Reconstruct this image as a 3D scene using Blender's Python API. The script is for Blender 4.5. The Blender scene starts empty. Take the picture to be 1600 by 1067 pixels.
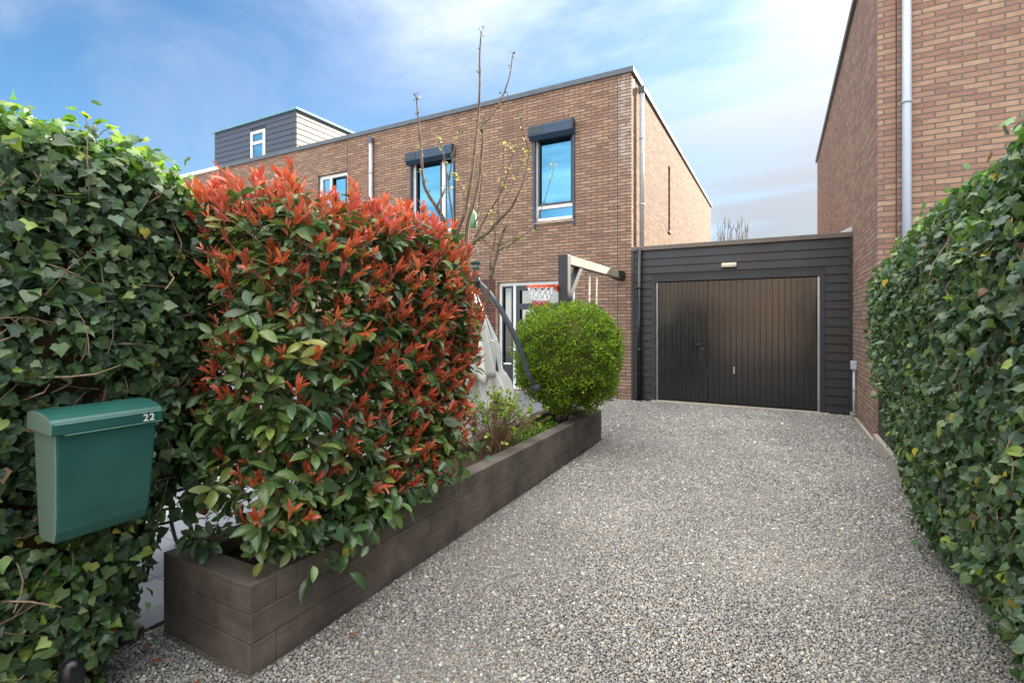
import bpy, bmesh, math, random
import numpy as np
from mathutils import Vector, Matrix, noise
random.seed(7); RNG = np.random.default_rng(7)
S = bpy.context.scene
COL = S.collection
R = math.radians
# ---------------------------------------------------------------- camera
FPX, CX, HY, CAMH = 779.0, 800.0, 502.0, 1.42
YAW = math.atan(416/779)
cam = bpy.data.objects.new('camera', bpy.data.cameras.new('camera')); COL.objects.link(cam)
cam.location = (0, 0, CAMH); cam.rotation_euler = (R(90), 0, YAW)
cam.data.sensor_width = 36; cam.data.lens = 36*FPX/1600; cam.data.shift_y = -31.5/1600
cam.data.clip_start = 0.05; cam.data.clip_end = 2000
S.camera = cam
# ---------------------------------------------------------------- light
SUN_AZ, SUN_EL = R(23), R(26)          # azimuth clockwise from +Y
w = bpy.data.worlds.new('World'); S.world = w; w.use_nodes = True
def build_world():
    nt = w.node_tree; nt.nodes.clear(); N = nt.nodes.new; L = nt.links.new
    out = N('ShaderNodeOutputWorld'); bg = N('ShaderNodeBackground'); L(bg.outputs[0], out.inputs[0])
    sky = N('ShaderNodeTexSky'); sky.sky_type = 'NISHITA'; sky.sun_disc = False
    sky.sun_elevation = SUN_EL; sky.sun_rotation = SUN_AZ; sky.air_density = 1.0; sky.dust_density = 0.3; sky.ozone_density = 2.5
    bg.inputs[1].default_value = 0.05
    tc = N('ShaderNodeTexCoord'); sep = N('ShaderNodeSeparateXYZ'); L(tc.outputs['Generated'], sep.inputs[0])
    def M(op, a, b=None, c=None, clamp=False):
        n = N('ShaderNodeMath'); n.operation = op; n.use_clamp = clamp
        for i, v in enumerate((a, b, c)):
            if v is None: continue
            if isinstance(v, (int, float)): n.inputs[i].default_value = v
            else: L(v, n.inputs[i])
        return n.outputs[0]
    z = M('MAXIMUM', sep.outputs[2], 0.0)
    zz = M('ADD', z, 0.18)
    u = M('DIVIDE', sep.outputs[0], zz); v = M('DIVIDE', sep.outputs[1], zz)
    cmb = N('ShaderNodeCombineXYZ'); L(u, cmb.inputs[0]); L(v, cmb.inputs[1])
    mp = N('ShaderNodeMapping'); mp.inputs['Rotation'].default_value = (0, 0, R(35)); mp.inputs['Scale'].default_value = (0.55, 1.25, 1); L(cmb.outputs[0], mp.inputs[0])
    n1 = N('ShaderNodeTexNoise'); n1.inputs['Scale'].default_value = 1.1; n1.inputs['Detail'].default_value = 9; n1.inputs['Roughness'].default_value = 0.56; n1.inputs['Distortion'].default_value = 0.45
    L(mp.outputs[0], n1.inputs['Vector'])
    # how much thin cloud: grows towards the sun's azimuth; cloud behind the camera and overhead is added fill light
    sx, sy = math.sin(R(26)), math.cos(R(26))
    dt = M('ADD', M('MULTIPLY', sep.outputs[0], sx), M('MULTIPLY', sep.outputs[1], sy))
    toward = M('MULTIPLY', M('POWER', M('MAXIMUM', dt, 0.0), 2.6), 1.45)
    low = M('MULTIPLY', M('POWER', M('SUBTRACT', 1.0, z, clamp=True), 5.0), 0.42)
    behind = M('MULTIPLY', M('MAXIMUM', M('MULTIPLY', sep.outputs[1], -1.0), 0.0), 0.55)
    zen = M('MULTIPLY', M('POWER', z, 4.0), 1.6)
    m = M('ADD', M('MULTIPLY_ADD', n1.outputs[0], 2.7, -1.62), M('ADD', M('ADD', toward, low), M('ADD', behind, zen)))
    ms = N('ShaderNodeMapRange'); ms.interpolation_type = 'SMOOTHSTEP'; L(m, ms.inputs[0]); ms.inputs[1].default_value = -0.25; ms.inputs[2].default_value = 0.95; ms.inputs[4].default_value = 0.93
    mix = N('ShaderNodeMix'); mix.data_type = 'RGBA'; L(ms.outputs[0], mix.inputs[0])
    hs = N('ShaderNodeMix'); hs.data_type = 'RGBA'; hs.blend_type = 'MULTIPLY'; hs.inputs[0].default_value = 1
    L(sky.outputs[0], hs.inputs[6]); hs.inputs[7].default_value = (0.84, 1.15, 1.30, 1)
    cl = N('ShaderNodeMix'); cl.data_type = 'RGBA'
    L(M('MAXIMUM', M('MULTIPLY', sep.outputs[1], -1.6, clamp=True), M('MULTIPLY', M('POWER', z, 3.0), 1.8), clamp=True), cl.inputs[0])
    cl.inputs[6].default_value = CLOUD_FRONT; cl.inputs[7].default_value = CLOUD_FILL
    L(hs.outputs[2], mix.inputs[6]); L(cl.outputs[2], mix.inputs[7]); L(mix.outputs[2], bg.inputs[0])
CLOUD_FRONT = (3.1, 3.2, 3.4, 1); CLOUD_FILL = (32, 31.4, 30.2, 1)  # unseen bright cloud behind the camera and overhead, added to fill the shade
build_world()
sun = bpy.data.objects.new('sun', bpy.data.lights.new('sun', 'SUN')); COL.objects.link(sun)
sun.data.energy = 5.0; sun.data.angle = R(0.6); sun.data.color = (1.0, 0.91, 0.77)
sd = Vector((math.sin(SUN_AZ)*math.cos(SUN_EL), math.cos(SUN_AZ)*math.cos(SUN_EL), math.sin(SUN_EL)))
sun.rotation_euler = sd.to_track_quat('Z', 'Y').to_euler()
S.view_settings.view_transform = 'Standard'; S.view_settings.look = 'None'; S.view_settings.gamma = 1; S.view_settings.exposure = 1.85
S.render.engine = 'CYCLES'

# ---------------------------------------------------------------- helpers
def lin(r, g, b):
    f = lambda c: (c/255/12.92) if c/255 <= .04045 else ((c/255+.055)/1.055)**2.4
    return (f(r), f(g), f(b))
FV = Vector((-math.sin(YAW), math.cos(YAW), 0)); RV = Vector((math.cos(YAW), math.sin(YAW), 0))
def at(px, py, D):                       # a point seen at (px, py) of the photograph, D metres in front
    return Vector((0, 0, CAMH)) + (FV + RV*((px-CX)/FPX) + Vector((0, 0, (HY-py)/FPX)))*D

class NT:
    def __init__(s, name):
        s.m = bpy.data.materials.new(name); s.m.use_nodes = True; s.nt = s.m.node_tree; s.nt.nodes.clear()
        s.out = s.n('ShaderNodeOutputMaterial'); s.p = s.n('ShaderNodeBsdfPrincipled'); s.l(s.p.outputs[0], s.out.inputs[0])
    def n(s, t, **k):
        o = s.nt.nodes.new(t)
        for a, b in k.items(): setattr(o, a, b)
        return o
    def l(s, a, b): s.nt.links.new(a, b)
    def sv(s, sock, v):
        if isinstance(v, bpy.types.NodeSocket): s.l(v, sock)
        elif isinstance(v, tuple) and len(v) == 3 and sock.type == 'RGBA': sock.default_value = (*v, 1)
        else: sock.default_value = v
    def math(s, op, a, b=None, c=None, clamp=False):
        n = s.n('ShaderNodeMath', operation=op, use_clamp=clamp)
        for i, v in enumerate((a, b, c)):
            if v is not None: s.sv(n.inputs[i], v)
        return n.outputs[0]
    def mix(s, f, a, b, blend='MIX'):
        n = s.n('ShaderNodeMix', data_type='RGBA', blend_type=blend); s.sv(n.inputs[0], f); s.sv(n.inputs[6], a); s.sv(n.inputs[7], b); return n.outputs[2]
    def noise(s, vec, scale, detail=4, rough=.55, dist=0):
        n = s.n('ShaderNodeTexNoise'); n.inputs['Scale'].default_value = scale; n.inputs['Detail'].default_value = detail; n.inputs['Roughness'].default_value = rough; n.inputs['Distortion'].default_value = dist
        if vec is not None: s.l(vec, n.inputs['Vector'])
        return n.outputs[0]
    def ramp(s, f, stops, interp='LINEAR'):
        n = s.n('ShaderNodeValToRGB'); s.l(f, n.inputs[0]); cr = n.color_ramp; cr.interpolation = interp
        while len(cr.elements) < len(stops): cr.elements.new(.5)
        for e, (p, c) in zip(cr.elements, stops): e.position = p; e.color = (*c, 1)
        return n.outputs[0]
    def rng(s, v, a, b, c=0, d=1):
        n = s.n('ShaderNodeMapRange'); s.l(v, n.inputs[0]); n.inputs[1].default_value = a; n.inputs[2].default_value = b; n.inputs[3].default_value = c; n.inputs[4].default_value = d; return n.outputs[0]
    def map(s, vec, scale=(1, 1, 1), loc=(0, 0, 0), rot=(0, 0, 0)):
        n = s.n('ShaderNodeMapping'); s.l(vec, n.inputs[0]); n.inputs['Scale'].default_value = scale; n.inputs['Location'].default_value = loc; n.inputs['Rotation'].default_value = rot; return n.outputs[0]
    def uv(s): return s.n('ShaderNodeTexCoord').outputs['UV']
    def ob(s): return s.n('ShaderNodeTexCoord').outputs['Object']
    def bump(s, h, strength=.5, dist=.01, nrm=None):
        n = s.n('ShaderNodeBump'); s.l(h, n.inputs['Height']); n.inputs['Strength'].default_value = strength; n.inputs['Distance'].default_value = dist
        if nrm is not None: s.l(nrm, n.inputs['Normal'])
        return n.outputs[0]
    def set(s, **k):
        nm = dict(base='Base Color', rough='Roughness', metal='Metallic', spec='Specular IOR Level', normal='Normal', coat='Coat Weight', coatr='Coat Roughness', alpha='Alpha', ior='IOR', trans='Transmission Weight', sheen='Sheen Weight')
        for a, b in k.items(): s.sv(s.p.inputs[nm[a]], b)
        return s.m

def simple(name, c, rough=.5, metal=0, spec=.5, var=.12, scale=6, bump=0.0, bs=80):
    t = NT(name); o = t.ob()
    n = t.noise(o, scale, 5, .6)
    base = t.mix(t.rng(n, .3, .7), tuple(v*(1-var) for v in c), tuple(min(1, v*(1+var)) for v in c))
    k = dict(base=base, rough=t.rng(t.noise(o, scale*2.3, 4), .3, .7, rough*.85, min(1, rough*1.15)), metal=metal, spec=spec)
    if bump: k['normal'] = t.bump(t.noise(o, bs, 4), bump, .004)
    return t.set(**k)

def brick_mat(name, stops, mortar, seed=0.0, bumpd=.018):
    t = NT(name); u = t.uv()
    wob = t.n('ShaderNodeVectorMath', operation='ADD')
    nz = t.n('ShaderNodeTexNoise'); nz.inputs['Scale'].default_value = 9; nz.inputs['Detail'].default_value = 3; t.l(u, nz.inputs['Vector'])
    sc = t.n('ShaderNodeVectorMath', operation='MULTIPLY_ADD'); t.l(nz.outputs['Color'], sc.inputs[0]); sc.inputs[1].default_value = (.006, .006, 0); sc.inputs[2].default_value = (-.003+seed, -.003, 0)
    t.l(u, wob.inputs[0]); t.l(sc.outputs[0], wob.inputs[1])
    b = t.n('ShaderNodeTexBrick'); t.l(wob.outputs[0], b.inputs['Vector'])
    b.inputs['Color1'].default_value = (0, 0, 0, 1); b.inputs['Color2'].default_value = (1, 1, 1, 1); b.inputs['Mortar'].default_value = (.5, .5, .5, 1)
    b.inputs['Scale'].default_value = 1; b.inputs['Mortar Size'].default_value = .0072; b.inputs['Mortar Smooth'].default_value = .25
    b.inputs['Brick Width'].default_value = .2225; b.inputs['Row Height'].default_value = .060; b.offset = .5; b.squash = 1.0
    col = t.ramp(b.outputs['Color'], stops)
    big = t.noise(u, .8, 4, .6); fine = t.noise(u, 55, 5, .65); mid = t.noise(u, 14, 4, .6)
    col = t.mix(t.rng(fine, .3, .75, 0, .55), col, t.mix(.5, col, tuple(min(1, c*1.5) for c in stops[-1][1])))
    col = t.mix(t.rng(mid, .35, .7, 0, .45), col, t.mix(.6, col, (stops[0][1][0]*.7, stops[0][1][1]*.62, stops[0][1][2]*.62)))
    strk = t.noise(t.map(u, (2.2, .16, 1)), 2.0, 5, .65)
    col = t.mix(t.rng(strk, .52, .75, 0, .45), col, t.mix(.5, col, (.05, .04, .035)))
    col = t.mix(t.rng(big, .3, .75, .0, .3), col, t.mix(.5, col, (.30, .25, .21)))
    stk = t.noise(t.map(u, (10, 42, 1)), 1.0, 6, .7, 1.2)
    col = t.mix(t.rng(stk, .42, .66, 0, .55), col, t.mix(.5, col, stops[-1][1]))
    col = t.mix(t.rng(stk, .30, .46, .5, 0), col, tuple(c*.62 for c in stops[1][1]))
    if name == 'brick':      # pale lime bloom on the corner pier
        sp = t.n('ShaderNodeSeparateXYZ'); t.l(t.n('ShaderNodeNewGeometry').outputs['Position'], sp.inputs[0])
        mk = t.math('MULTIPLY', t.math('MULTIPLY', t.rng(sp.outputs[0], -2.62, -2.60), t.rng(sp.outputs[1], 9.01, 9.0)), t.math('MULTIPLY', t.rng(sp.outputs[2], 3.4, 4.6), t.rng(t.noise(u, 7, 4), .38, .6)))
        col = t.mix(t.math('MULTIPLY', mk, .7), col, lin(176, 168, 160))
    mort = t.mix(t.rng(mid, .3, .7), mortar, tuple(c*1.35 for c in mortar))
    col = t.mix(b.outputs['Fac'], col, mort)
    h = t.math('ADD', t.math('MULTIPLY', b.outputs['Fac'], -1.0), t.math('ADD', t.math('MULTIPLY', fine, .35), t.math('MULTIPLY', mid, .45)))
    return t.set(base=col, rough=.93, spec=.2, normal=t.bump(h, 1.0, bumpd))

M = {}
M['brick'] = brick_mat('brick', [(0, lin(108, 82, 72)), (.25, lin(126, 97, 83)), (.5, lin(139, 109, 92)), (.8, lin(150, 120, 101)), (1, lin(166, 139, 117))], lin(84, 76, 70))
M['brick_right'] = brick_mat('brick_right', [(0, lin(122, 86, 80)), (.3, lin(138, 102, 91)), (.6, lin(152, 119, 101)), (1, lin(166, 139, 116))], lin(98, 93, 88), 3.3)
M['brick_pale'] = brick_mat('brick_pale', [(0, lin(150, 110, 90)), (.5, lin(190, 150, 120)), (1, lin(214, 184, 150))], lin(140, 128, 116), 7.1)
def wood(name, c1, c2, rough=.6, along='U', scale=1.0, bump=.3, spec=.5, patch=None):
    t = NT(name); u = t.uv()
    s = (1.5*scale, 38*scale, 1) if along == 'U' else (38*scale, 1.5*scale, 1)
    g = t.noise(t.map(u, s), 1.6, 7, .62, .6)
    big = t.noise(t.ob(), 1.7, 4, .6)
    col = t.mix(t.rng(g, .3, .72), c1, c2)
    if patch: col = t.mix(t.rng(big, .36, .62, 0, .8), col, patch)
    return t.set(base=col, rough=t.rng(big, .3, .7, rough*.8, min(1, rough*1.2)), spec=spec, normal=t.bump(g, bump, .004))
M['siding'] = wood('stained_board', lin(13, 16, 21), lin(28, 32, 38), .5, patch=lin(40, 33, 26))
M['siding_side'] = wood('stained_board_side', lin(24, 29, 37), lin(38, 46, 56), .5)
M['dark_wood'] = wood('dark_timber', lin(30, 33, 38), lin(48, 50, 54), .6)
M['grey_wood'] = wood('weathered_beam', lin(120, 112, 98), lin(176, 166, 148), .8)
def sleeper_mat():
    t = NT('sleeper'); u = t.uv(); o = t.ob()
    g = t.noise(t.map(u, (2.2, 30, 1)), 1.8, 7, .6, .5)
    st = t.noise(o, 3.2, 5, .62); sp = t.noise(o, 60, 3, .6)
    col = t.ramp(st, [(.25, lin(70, 66, 61)), (.44, lin(92, 86, 78)), (.58, lin(112, 104, 95)), (.78, lin(146, 137, 126))])
    col = t.mix(t.rng(g, .35, .7, 0, .6), col, t.mix(.5, col, lin(36, 32, 29)))
    alg = t.noise(o, 1.6, 4, .6)
    col = t.mix(t.rng(alg, .52, .72, 0, .45), col, lin(66, 66, 44))
    col = t.mix(t.rng(sp, .62, .72, 0, .4), col, lin(134, 122, 108))
    return t.set(base=col, rough=.85, spec=.3, normal=t.bump(t.math('ADD', g, t.math('MULTIPLY', sp, .5)), .5, .005))
M['sleeper'] = sleeper_mat()
M['trim'] = simple('trim_metal', lin(84, 92, 100), .75, 0)
M['trim_dark'] = simple('trim_brown_grey', lin(96, 88, 80), .6)
M['trim_light'] = simple('trim_light', lin(200, 204, 206), .45)
M['pvc'] = simple('pvc_grey', lin(176, 180, 184), .4, var=.07)
M['pvc_light'] = simple('pvc_light_grey', lin(158, 168, 182), .35, var=.05)
def lit_end_plastic():
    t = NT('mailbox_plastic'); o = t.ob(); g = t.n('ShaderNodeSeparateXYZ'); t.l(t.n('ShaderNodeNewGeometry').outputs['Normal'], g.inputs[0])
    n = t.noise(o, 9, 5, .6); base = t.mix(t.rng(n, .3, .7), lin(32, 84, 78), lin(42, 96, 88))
    base = t.mix(t.rng(g.outputs[1], -.6, -.9, 0, .5), base, lin(150, 168, 152))   # paler green on the camera-facing end stands in for bright light on it
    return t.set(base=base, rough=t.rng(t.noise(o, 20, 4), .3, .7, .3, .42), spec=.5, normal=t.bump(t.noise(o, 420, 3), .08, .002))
M['mailbox'] = lit_end_plastic()
M['white'] = simple('white_paint', lin(222, 224, 224), .35, var=.04)
M['blue_grey'] = simple('blue_grey_metal', lin(40, 62, 82), .35, .2, var=.08)
M['dark_frame'] = simple('dark_frame', lin(40, 48, 56), .4)
M['black'] = simple('black_metal', lin(22, 24, 28), .35)
M['room'] = simple('dark_room', lin(38, 38, 40), .9)
M['concrete'] = simple('concrete', lin(158, 150, 138), .9, var=.18, scale=12, bump=.4)
M['alu'] = simple('aluminium', lin(168, 170, 170), .35, .6)
M['roofing'] = simple('roofing', lin(70, 70, 72), .95)
M['soil'] = simple('soil', lin(62, 46, 36), 1, var=.5, scale=30, bump=1, bs=120)
M['panel'] = simple('composite_panel', lin(44, 46, 50), .55, var=.15)
M['green'] = simple('green_plastic', lin(24, 72, 66), .36, var=.08, scale=9, bump=.05, bs=400)
M['orange'] = simple('orange_metal', lin(224, 84, 30), .4)
M['cord_white'] = simple('cord_white', lin(220, 222, 226), .8)
M['cord_red'] = simple('cord_red', lin(176, 44, 52), .8)
M['rope'] = simple('rope', lin(206, 196, 176), .9)
M['ptube'] = simple('parasol_tube', lin(92, 98, 104), .3, .6)
M['knuckle'] = simple('knuckle', lin(52, 52, 54), .5)
M['lampglass'] = simple('lamp_cover', lin(190, 182, 160), .4)
M['feeder_tube'] = simple('feeder_tube', lin(120, 128, 112), .3)
M['feeder_cap'] = simple('feeder_cap', lin(40, 78, 66), .4)
M['pouch'] = simple('pale_green_plastic', lin(130, 176, 140), .5)
M['stone_post'] = simple('weathered_stake', lin(170, 156, 126), .85, bump=.3)
def fabric():
    t = NT('canvas'); u = t.ob(); wv = t.noise(u, 6, 3)
    return t.set(base=t.mix(t.rng(wv, .3, .7), lin(206, 204, 198), lin(226, 225, 220)), rough=.95, spec=.1, sheen=.2, normal=t.bump(t.noise(u, 300, 2), .2, .002))
M['canvas'] = fabric()
def glass():
    t = NT('window_glass'); gl = t.n('ShaderNodeBsdfGlossy'); gl.inputs['Roughness'].default_value = .015; gl.inputs['Color'].default_value = (.08, .25, .37, 1)
    t.set(base=(.012, .02, .03), rough=.05, spec=.5)
    t.l(t.bump(t.noise(t.ob(), .9, 2), .25, .02), gl.inputs['Normal'])
    mx = t.n('ShaderNodeMixShader'); mx.inputs[0].default_value = .75; t.l(t.p.outputs[0], mx.inputs[1]); t.l(gl.outputs[0], mx.inputs[2]); t.l(mx.outputs[0], t.out.inputs[0]); return t.m
M['glass'] = glass()
def glass2():
    t = NT('door_glass'); gl = t.n('ShaderNodeBsdfGlossy'); gl.inputs['Roughness'].default_value = .01; gl.inputs['Color'].default_value = (.2, .21, .2, 1)
    t.set(base=(.02, .022, .024), rough=.05)
    mx = t.n('ShaderNodeMixShader'); mx.inputs[0].default_value = .5; t.l(t.p.outputs[0], mx.inputs[1]); t.l(gl.outputs[0], mx.inputs[2]); t.l(mx.outputs[0], t.out.inputs[0]); return t.m
M['glass_low'] = glass2()
def doormat():
    t = NT('garage_door_paint'); u = t.uv(); o = t.ob()
    g = t.noise(t.map(u, (40, 1.2, 1)), 1.5, 5, .6)
    col = t.mix(t.rng(g, .3, .7), lin(24, 27, 30), lin(34, 35, 36))
    return t.set(base=col, rough=t.rng(t.noise(t.map(u, (9, .9, 1)), 2, 4), .3, .7, .12, .24), spec=.75, normal=t.bump(t.noise(t.map(u, (14, .8, 1)), 1.3, 3), .12, .01))
M['door'] = doormat()
def gravel_base():
    t = NT('gravel_bed'); o = t.ob(); v = t.n('ShaderNodeTexVoronoi'); v.inputs['Scale'].default_value = 75; t.l(o, v.inputs['Vector'])
    col = t.ramp(t.noise(v.outputs['Color'], 3, 1), [(.3, lin(116, 112, 105)), (.7, lin(150, 144, 134))])
    return t.set(base=t.mix(t.rng(v.outputs['Distance'], .2, .6), col, lin(96, 92, 86)), rough=1, spec=.2, normal=t.bump(t.math('MULTIPLY', v.outputs['Distance'], -1.0), 1, .01))
M['gravel_bed'] = gravel_base()
def stone():
    t = NT('gravel_stones'); a = t.n('ShaderNodeAttribute', attribute_name='tint'); o = t.ob()
    return t.set(base=t.mix(t.rng(t.noise(o, 260, 3), .3, .7, 0, .4), a.outputs['Color'], t.mix(.5, a.outputs['Color'], lin(90, 86, 80))), rough=.85, spec=.35)
M['stones'] = stone()
def slabs():
    t = NT('paving_slabs'); u = t.uv(); b = t.n('ShaderNodeTexBrick'); t.l(u, b.inputs['Vector']); b.offset = 0.5
    b.inputs['Scale'].default_value = 1; b.inputs['Brick Width'].default_value = .6; b.inputs['Row Height'].default_value = .3; b.inputs['Mortar Size'].default_value = .004; b.inputs['Mortar Smooth'].default_value = .1
    b.inputs['Color1'].default_value = (*lin(98, 102, 110), 1); b.inputs['Color2'].default_value = (*lin(110, 113, 118), 1); b.inputs['Mortar'].default_value = (*lin(70, 70, 68), 1)
    n = t.noise(u, 6, 5)
    return t.set(base=t.mix(t.rng(n, .35, .75, 0, .35), b.outputs['Color'], lin(96, 98, 100)), rough=.75, normal=t.bump(b.outputs['Fac'], -.4, .004))
M['slabs'] = slabs()
M['ground'] = simple('ground_paving', lin(128, 124, 118), .95, var=.2, scale=1.5, bump=.4)
def leafmat(name, rough=.35, transl=.25, vein=0.0, ivy=False, spec=.5):
    t = NT(name); a = t.n('ShaderNodeAttribute', attribute_name='tint'); u = t.uv(); sep = t.n('ShaderNodeSeparateXYZ'); t.l(u, sep.inputs[0])
    col = a.outputs['Color']
    mott = t.noise(t.ob(), 45, 3)
    col = t.mix(t.rng(mott, .35, .7, 0, .35), col, t.mix(.5, col, (.01, .03, .01)))
    ax = t.math('ABSOLUTE', sep.outputs[0])
    if vein:
        mid = t.rng(ax, .0, .03, 1, 0)
        if ivy:
            ang = t.math('ARCTAN2', ax, t.math('ADD', sep.outputs[1], -.02))
            d = t.math('ABSOLUTE', t.math('SUBTRACT', ang, .82)); d2 = t.math('ABSOLUTE', t.math('SUBTRACT', ang, 1.75))
            mid = t.math('MAXIMUM', mid, t.math('MAXIMUM', t.rng(d, 0, .07, .9, 0), t.rng(d2, 0, .08, .7, 0)))
        else:
            sv = t.math('FRACT', t.math('MULTIPLY', t.math('SUBTRACT', sep.outputs[1], t.math('MULTIPLY', ax, .9)), 9))
            mid = t.math('MAXIMUM', mid, t.rng(sv, 0, .2, .25, 0))
        col = t.mix(t.math('MULTIPLY', mid, vein), col, t.mix(.45, col, (.35, .42, .25)))
    t.set(base=col, rough=rough, spec=spec, normal=t.bump(t.noise(t.ob(), 60, 2), .25, .004))
    tr = t.n('ShaderNodeBsdfTranslucent'); t.l(t.mix(1.0, col, (1.5, 1.6, .9), 'MULTIPLY'), tr.inputs[0])
    mx = t.n('ShaderNodeMixShader'); mx.inputs[0].default_value = transl; t.l(t.p.outputs[0], mx.inputs[1]); t.l(tr.outputs[0], mx.inputs[2]); t.l(mx.outputs[0], t.out.inputs[0]); return t.m
M['ivy'] = leafmat('ivy_leaf', .34, .3, .6, True, .5)
M['photinia'] = leafmat('photinia_leaf', .3, .25, .6, False, .55)
M['small_leaf'] = leafmat('small_leaf', .5, .35, 0)
def bark(name, c1, c2, s=30):
    t = NT(name); n = t.noise(t.map(t.ob(), (1, 1, .35)), s, 6, .65)
    return t.set(base=t.mix(t.rng(n, .3, .7), c1, c2), rough=.9, spec=.2, normal=t.bump(n, .6, .004))
M['bark'] = bark('cherry_bark', lin(70, 58, 50), lin(128, 112, 96))
M['twig'] = bark('twig', lin(96, 72, 54), lin(164, 132, 104), 50)
M['ivy_twig'] = bark('ivy_stem', lin(104, 88, 70), lin(166, 146, 120), 50)
M['far_bark'] = simple('far_bark', lin(108, 104, 102), 1)
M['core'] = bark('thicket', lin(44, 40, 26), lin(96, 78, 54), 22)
M['dead'] = simple('dead_leaves', lin(120, 74, 44), .9)

def tag(o, label=None, cat=None, group=None, kind=None):
    if label: o['label'] = label
    if cat: o['category'] = cat
    if group: o['group'] = group
    if kind: o['kind'] = kind
    return o
def thing(name, label, cat, loc=(0, 0, 0), rz=0, group=None):
    o = bpy.data.objects.new(name, None); COL.objects.link(o); o.location = loc; o.rotation_euler = (0, 0, rz); o.empty_display_size = .1
    return tag(o, label, cat, group)
def box_uv(me):
    n = len(me.loops)
    if n == 0: return
    uvl = me.uv_layers.new(name='UVMap')
    co = np.empty(len(me.vertices)*3, 'f'); me.vertices.foreach_get('co', co); co = co.reshape(-1, 3)
    vi = np.empty(n, 'i'); me.loops.foreach_get('vertex_index', vi)
    nr = np.empty(len(me.polygons)*3, 'f'); me.polygons.foreach_get('normal', nr); nr = np.abs(nr.reshape(-1, 3))
    lt = np.empty(len(me.polygons), 'i'); me.polygons.foreach_get('loop_total', lt)
    ax = np.repeat(np.argmax(nr, 1), lt); c = co[vi]
    u = np.where(ax == 0, c[:, 1], c[:, 0]); v = np.where(ax == 2, c[:, 1], c[:, 2])
    uvl.data.foreach_set('uv', np.stack([u, v], 1).astype('f').ravel())
class MB:
    def __init__(s): s.v = []; s.f = []; s.sm = []
    def add(s, vs, fs, smooth=False):
        b = len(s.v); s.v += [tuple(p) for p in vs]; s.f += [tuple(b+i for i in f) for f in fs]; s.sm += [smooth]*len(fs); return s
    def box(s, a, b):
        (x0, y0, z0), (x1, y1, z1) = [tuple(map(min, zip(a, b))), tuple(map(max, zip(a, b)))]
        return s.add([(x0, y0, z0), (x1, y0, z0), (x1, y1, z0), (x0, y1, z0), (x0, y0, z1), (x1, y0, z1), (x1, y1, z1), (x0, y1, z1)],
                     [(0, 3, 2, 1), (4, 5, 6, 7), (0, 1, 5, 4), (1, 2, 6, 5), (2, 3, 7, 6), (3, 0, 4, 7)])
    def prism(s, prof, x0, x1, axis='X'):     # profile of (a, b) pairs swept along an axis
        n = len(prof)
        mk = {'X': lambda t, a, b: (t, a, b), 'Y': lambda t, a, b: (a, t, b), 'Z': lambda t, a, b: (a, b, t)}[axis]
        vs = [mk(x0, *p) for p in prof]+[mk(x1, *p) for p in prof]
        return s.add(vs, [(i, (i+1) % n, n+(i+1) % n, n+i) for i in range(n)]+[tuple(range(n-1, -1, -1)), tuple(range(n, 2*n))])
    def tube(s, pts, r, n=8, caps=True, smooth=True):
        pts = [Vector(p) for p in pts]; m = len(pts)
        rs = r if isinstance(r, (list, tuple)) else [r]*m
        d0 = (pts[1]-pts[0]).normalized(); up = Vector((0, 0, 1)) if abs(d0.z) < .9 else Vector((1, 0, 0)); a = d0.cross(up).normalized()
        vs = []
        for i in range(m):
            d = (pts[min(i+1, m-1)]-pts[max(i-1, 0)])
            d = d.normalized() if d.length > 1e-9 else d0
            a = (a-d*a.dot(d)); a = a.normalized() if a.length > 1e-6 else d.orthogonal().normalized(); b = d.cross(a)
            for k in range(n):
                t = 2*math.pi*k/n; vs.append(pts[i]+(a*math.cos(t)+b*math.sin(t))*rs[i])
        fs = [(i*n+k, i*n+(k+1) % n, (i+1)*n+(k+1) % n, (i+1)*n+k) for i in range(m-1) for k in range(n)]
        s.add(vs, fs, smooth)
        if caps:
            b = len(s.v)-len(vs); s.f += [tuple(b+k for k in range(n-1, -1, -1)), tuple(b+(m-1)*n+k for k in range(n))]; s.sm += [False, False]
        return s
    def lathe(s, prof, c, n=20, smooth=True):
        vs = []; fs = []
        for (r, z) in prof:
            for k in range(n): t = 2*math.pi*k/n; vs.append((c[0]+r*math.cos(t), c[1]+r*math.sin(t), c[2]+z))
        for i in range(len(prof)-1):
            for k in range(n): fs.append((i*n+k, i*n+(k+1) % n, (i+1)*n+(k+1) % n, (i+1)*n+k))
        fs += [tuple(range(n-1, -1, -1)), tuple((len(prof)-1)*n+k for k in range(n))]
        return s.add(vs, fs, smooth)
    def build(s, name, mat, parent=None, bevel=0, fix=True, origin=None):
        me = bpy.data.meshes.new(name); me.from_pydata(s.v, [], s.f); me.update()
        if fix:
            bm = bmesh.new(); bm.from_mesh(me); bmesh.ops.recalc_face_normals(bm, faces=bm.faces); bm.to_mesh(me); bm.free()
        if any(s.sm): me.polygons.foreach_set('use_smooth', s.sm)
        box_uv(me); me.materials.append(mat)
        o = bpy.data.objects.new(name, me); COL.objects.link(o)
        if parent is not None: o.parent = parent
        if bevel:
            md = o.modifiers.new('bevel', 'BEVEL'); md.width = bevel; md.segments = 2; md.limit_method = 'ANGLE'; md.angle_limit = R(40); md.harden_normals = False
        return o
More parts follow.
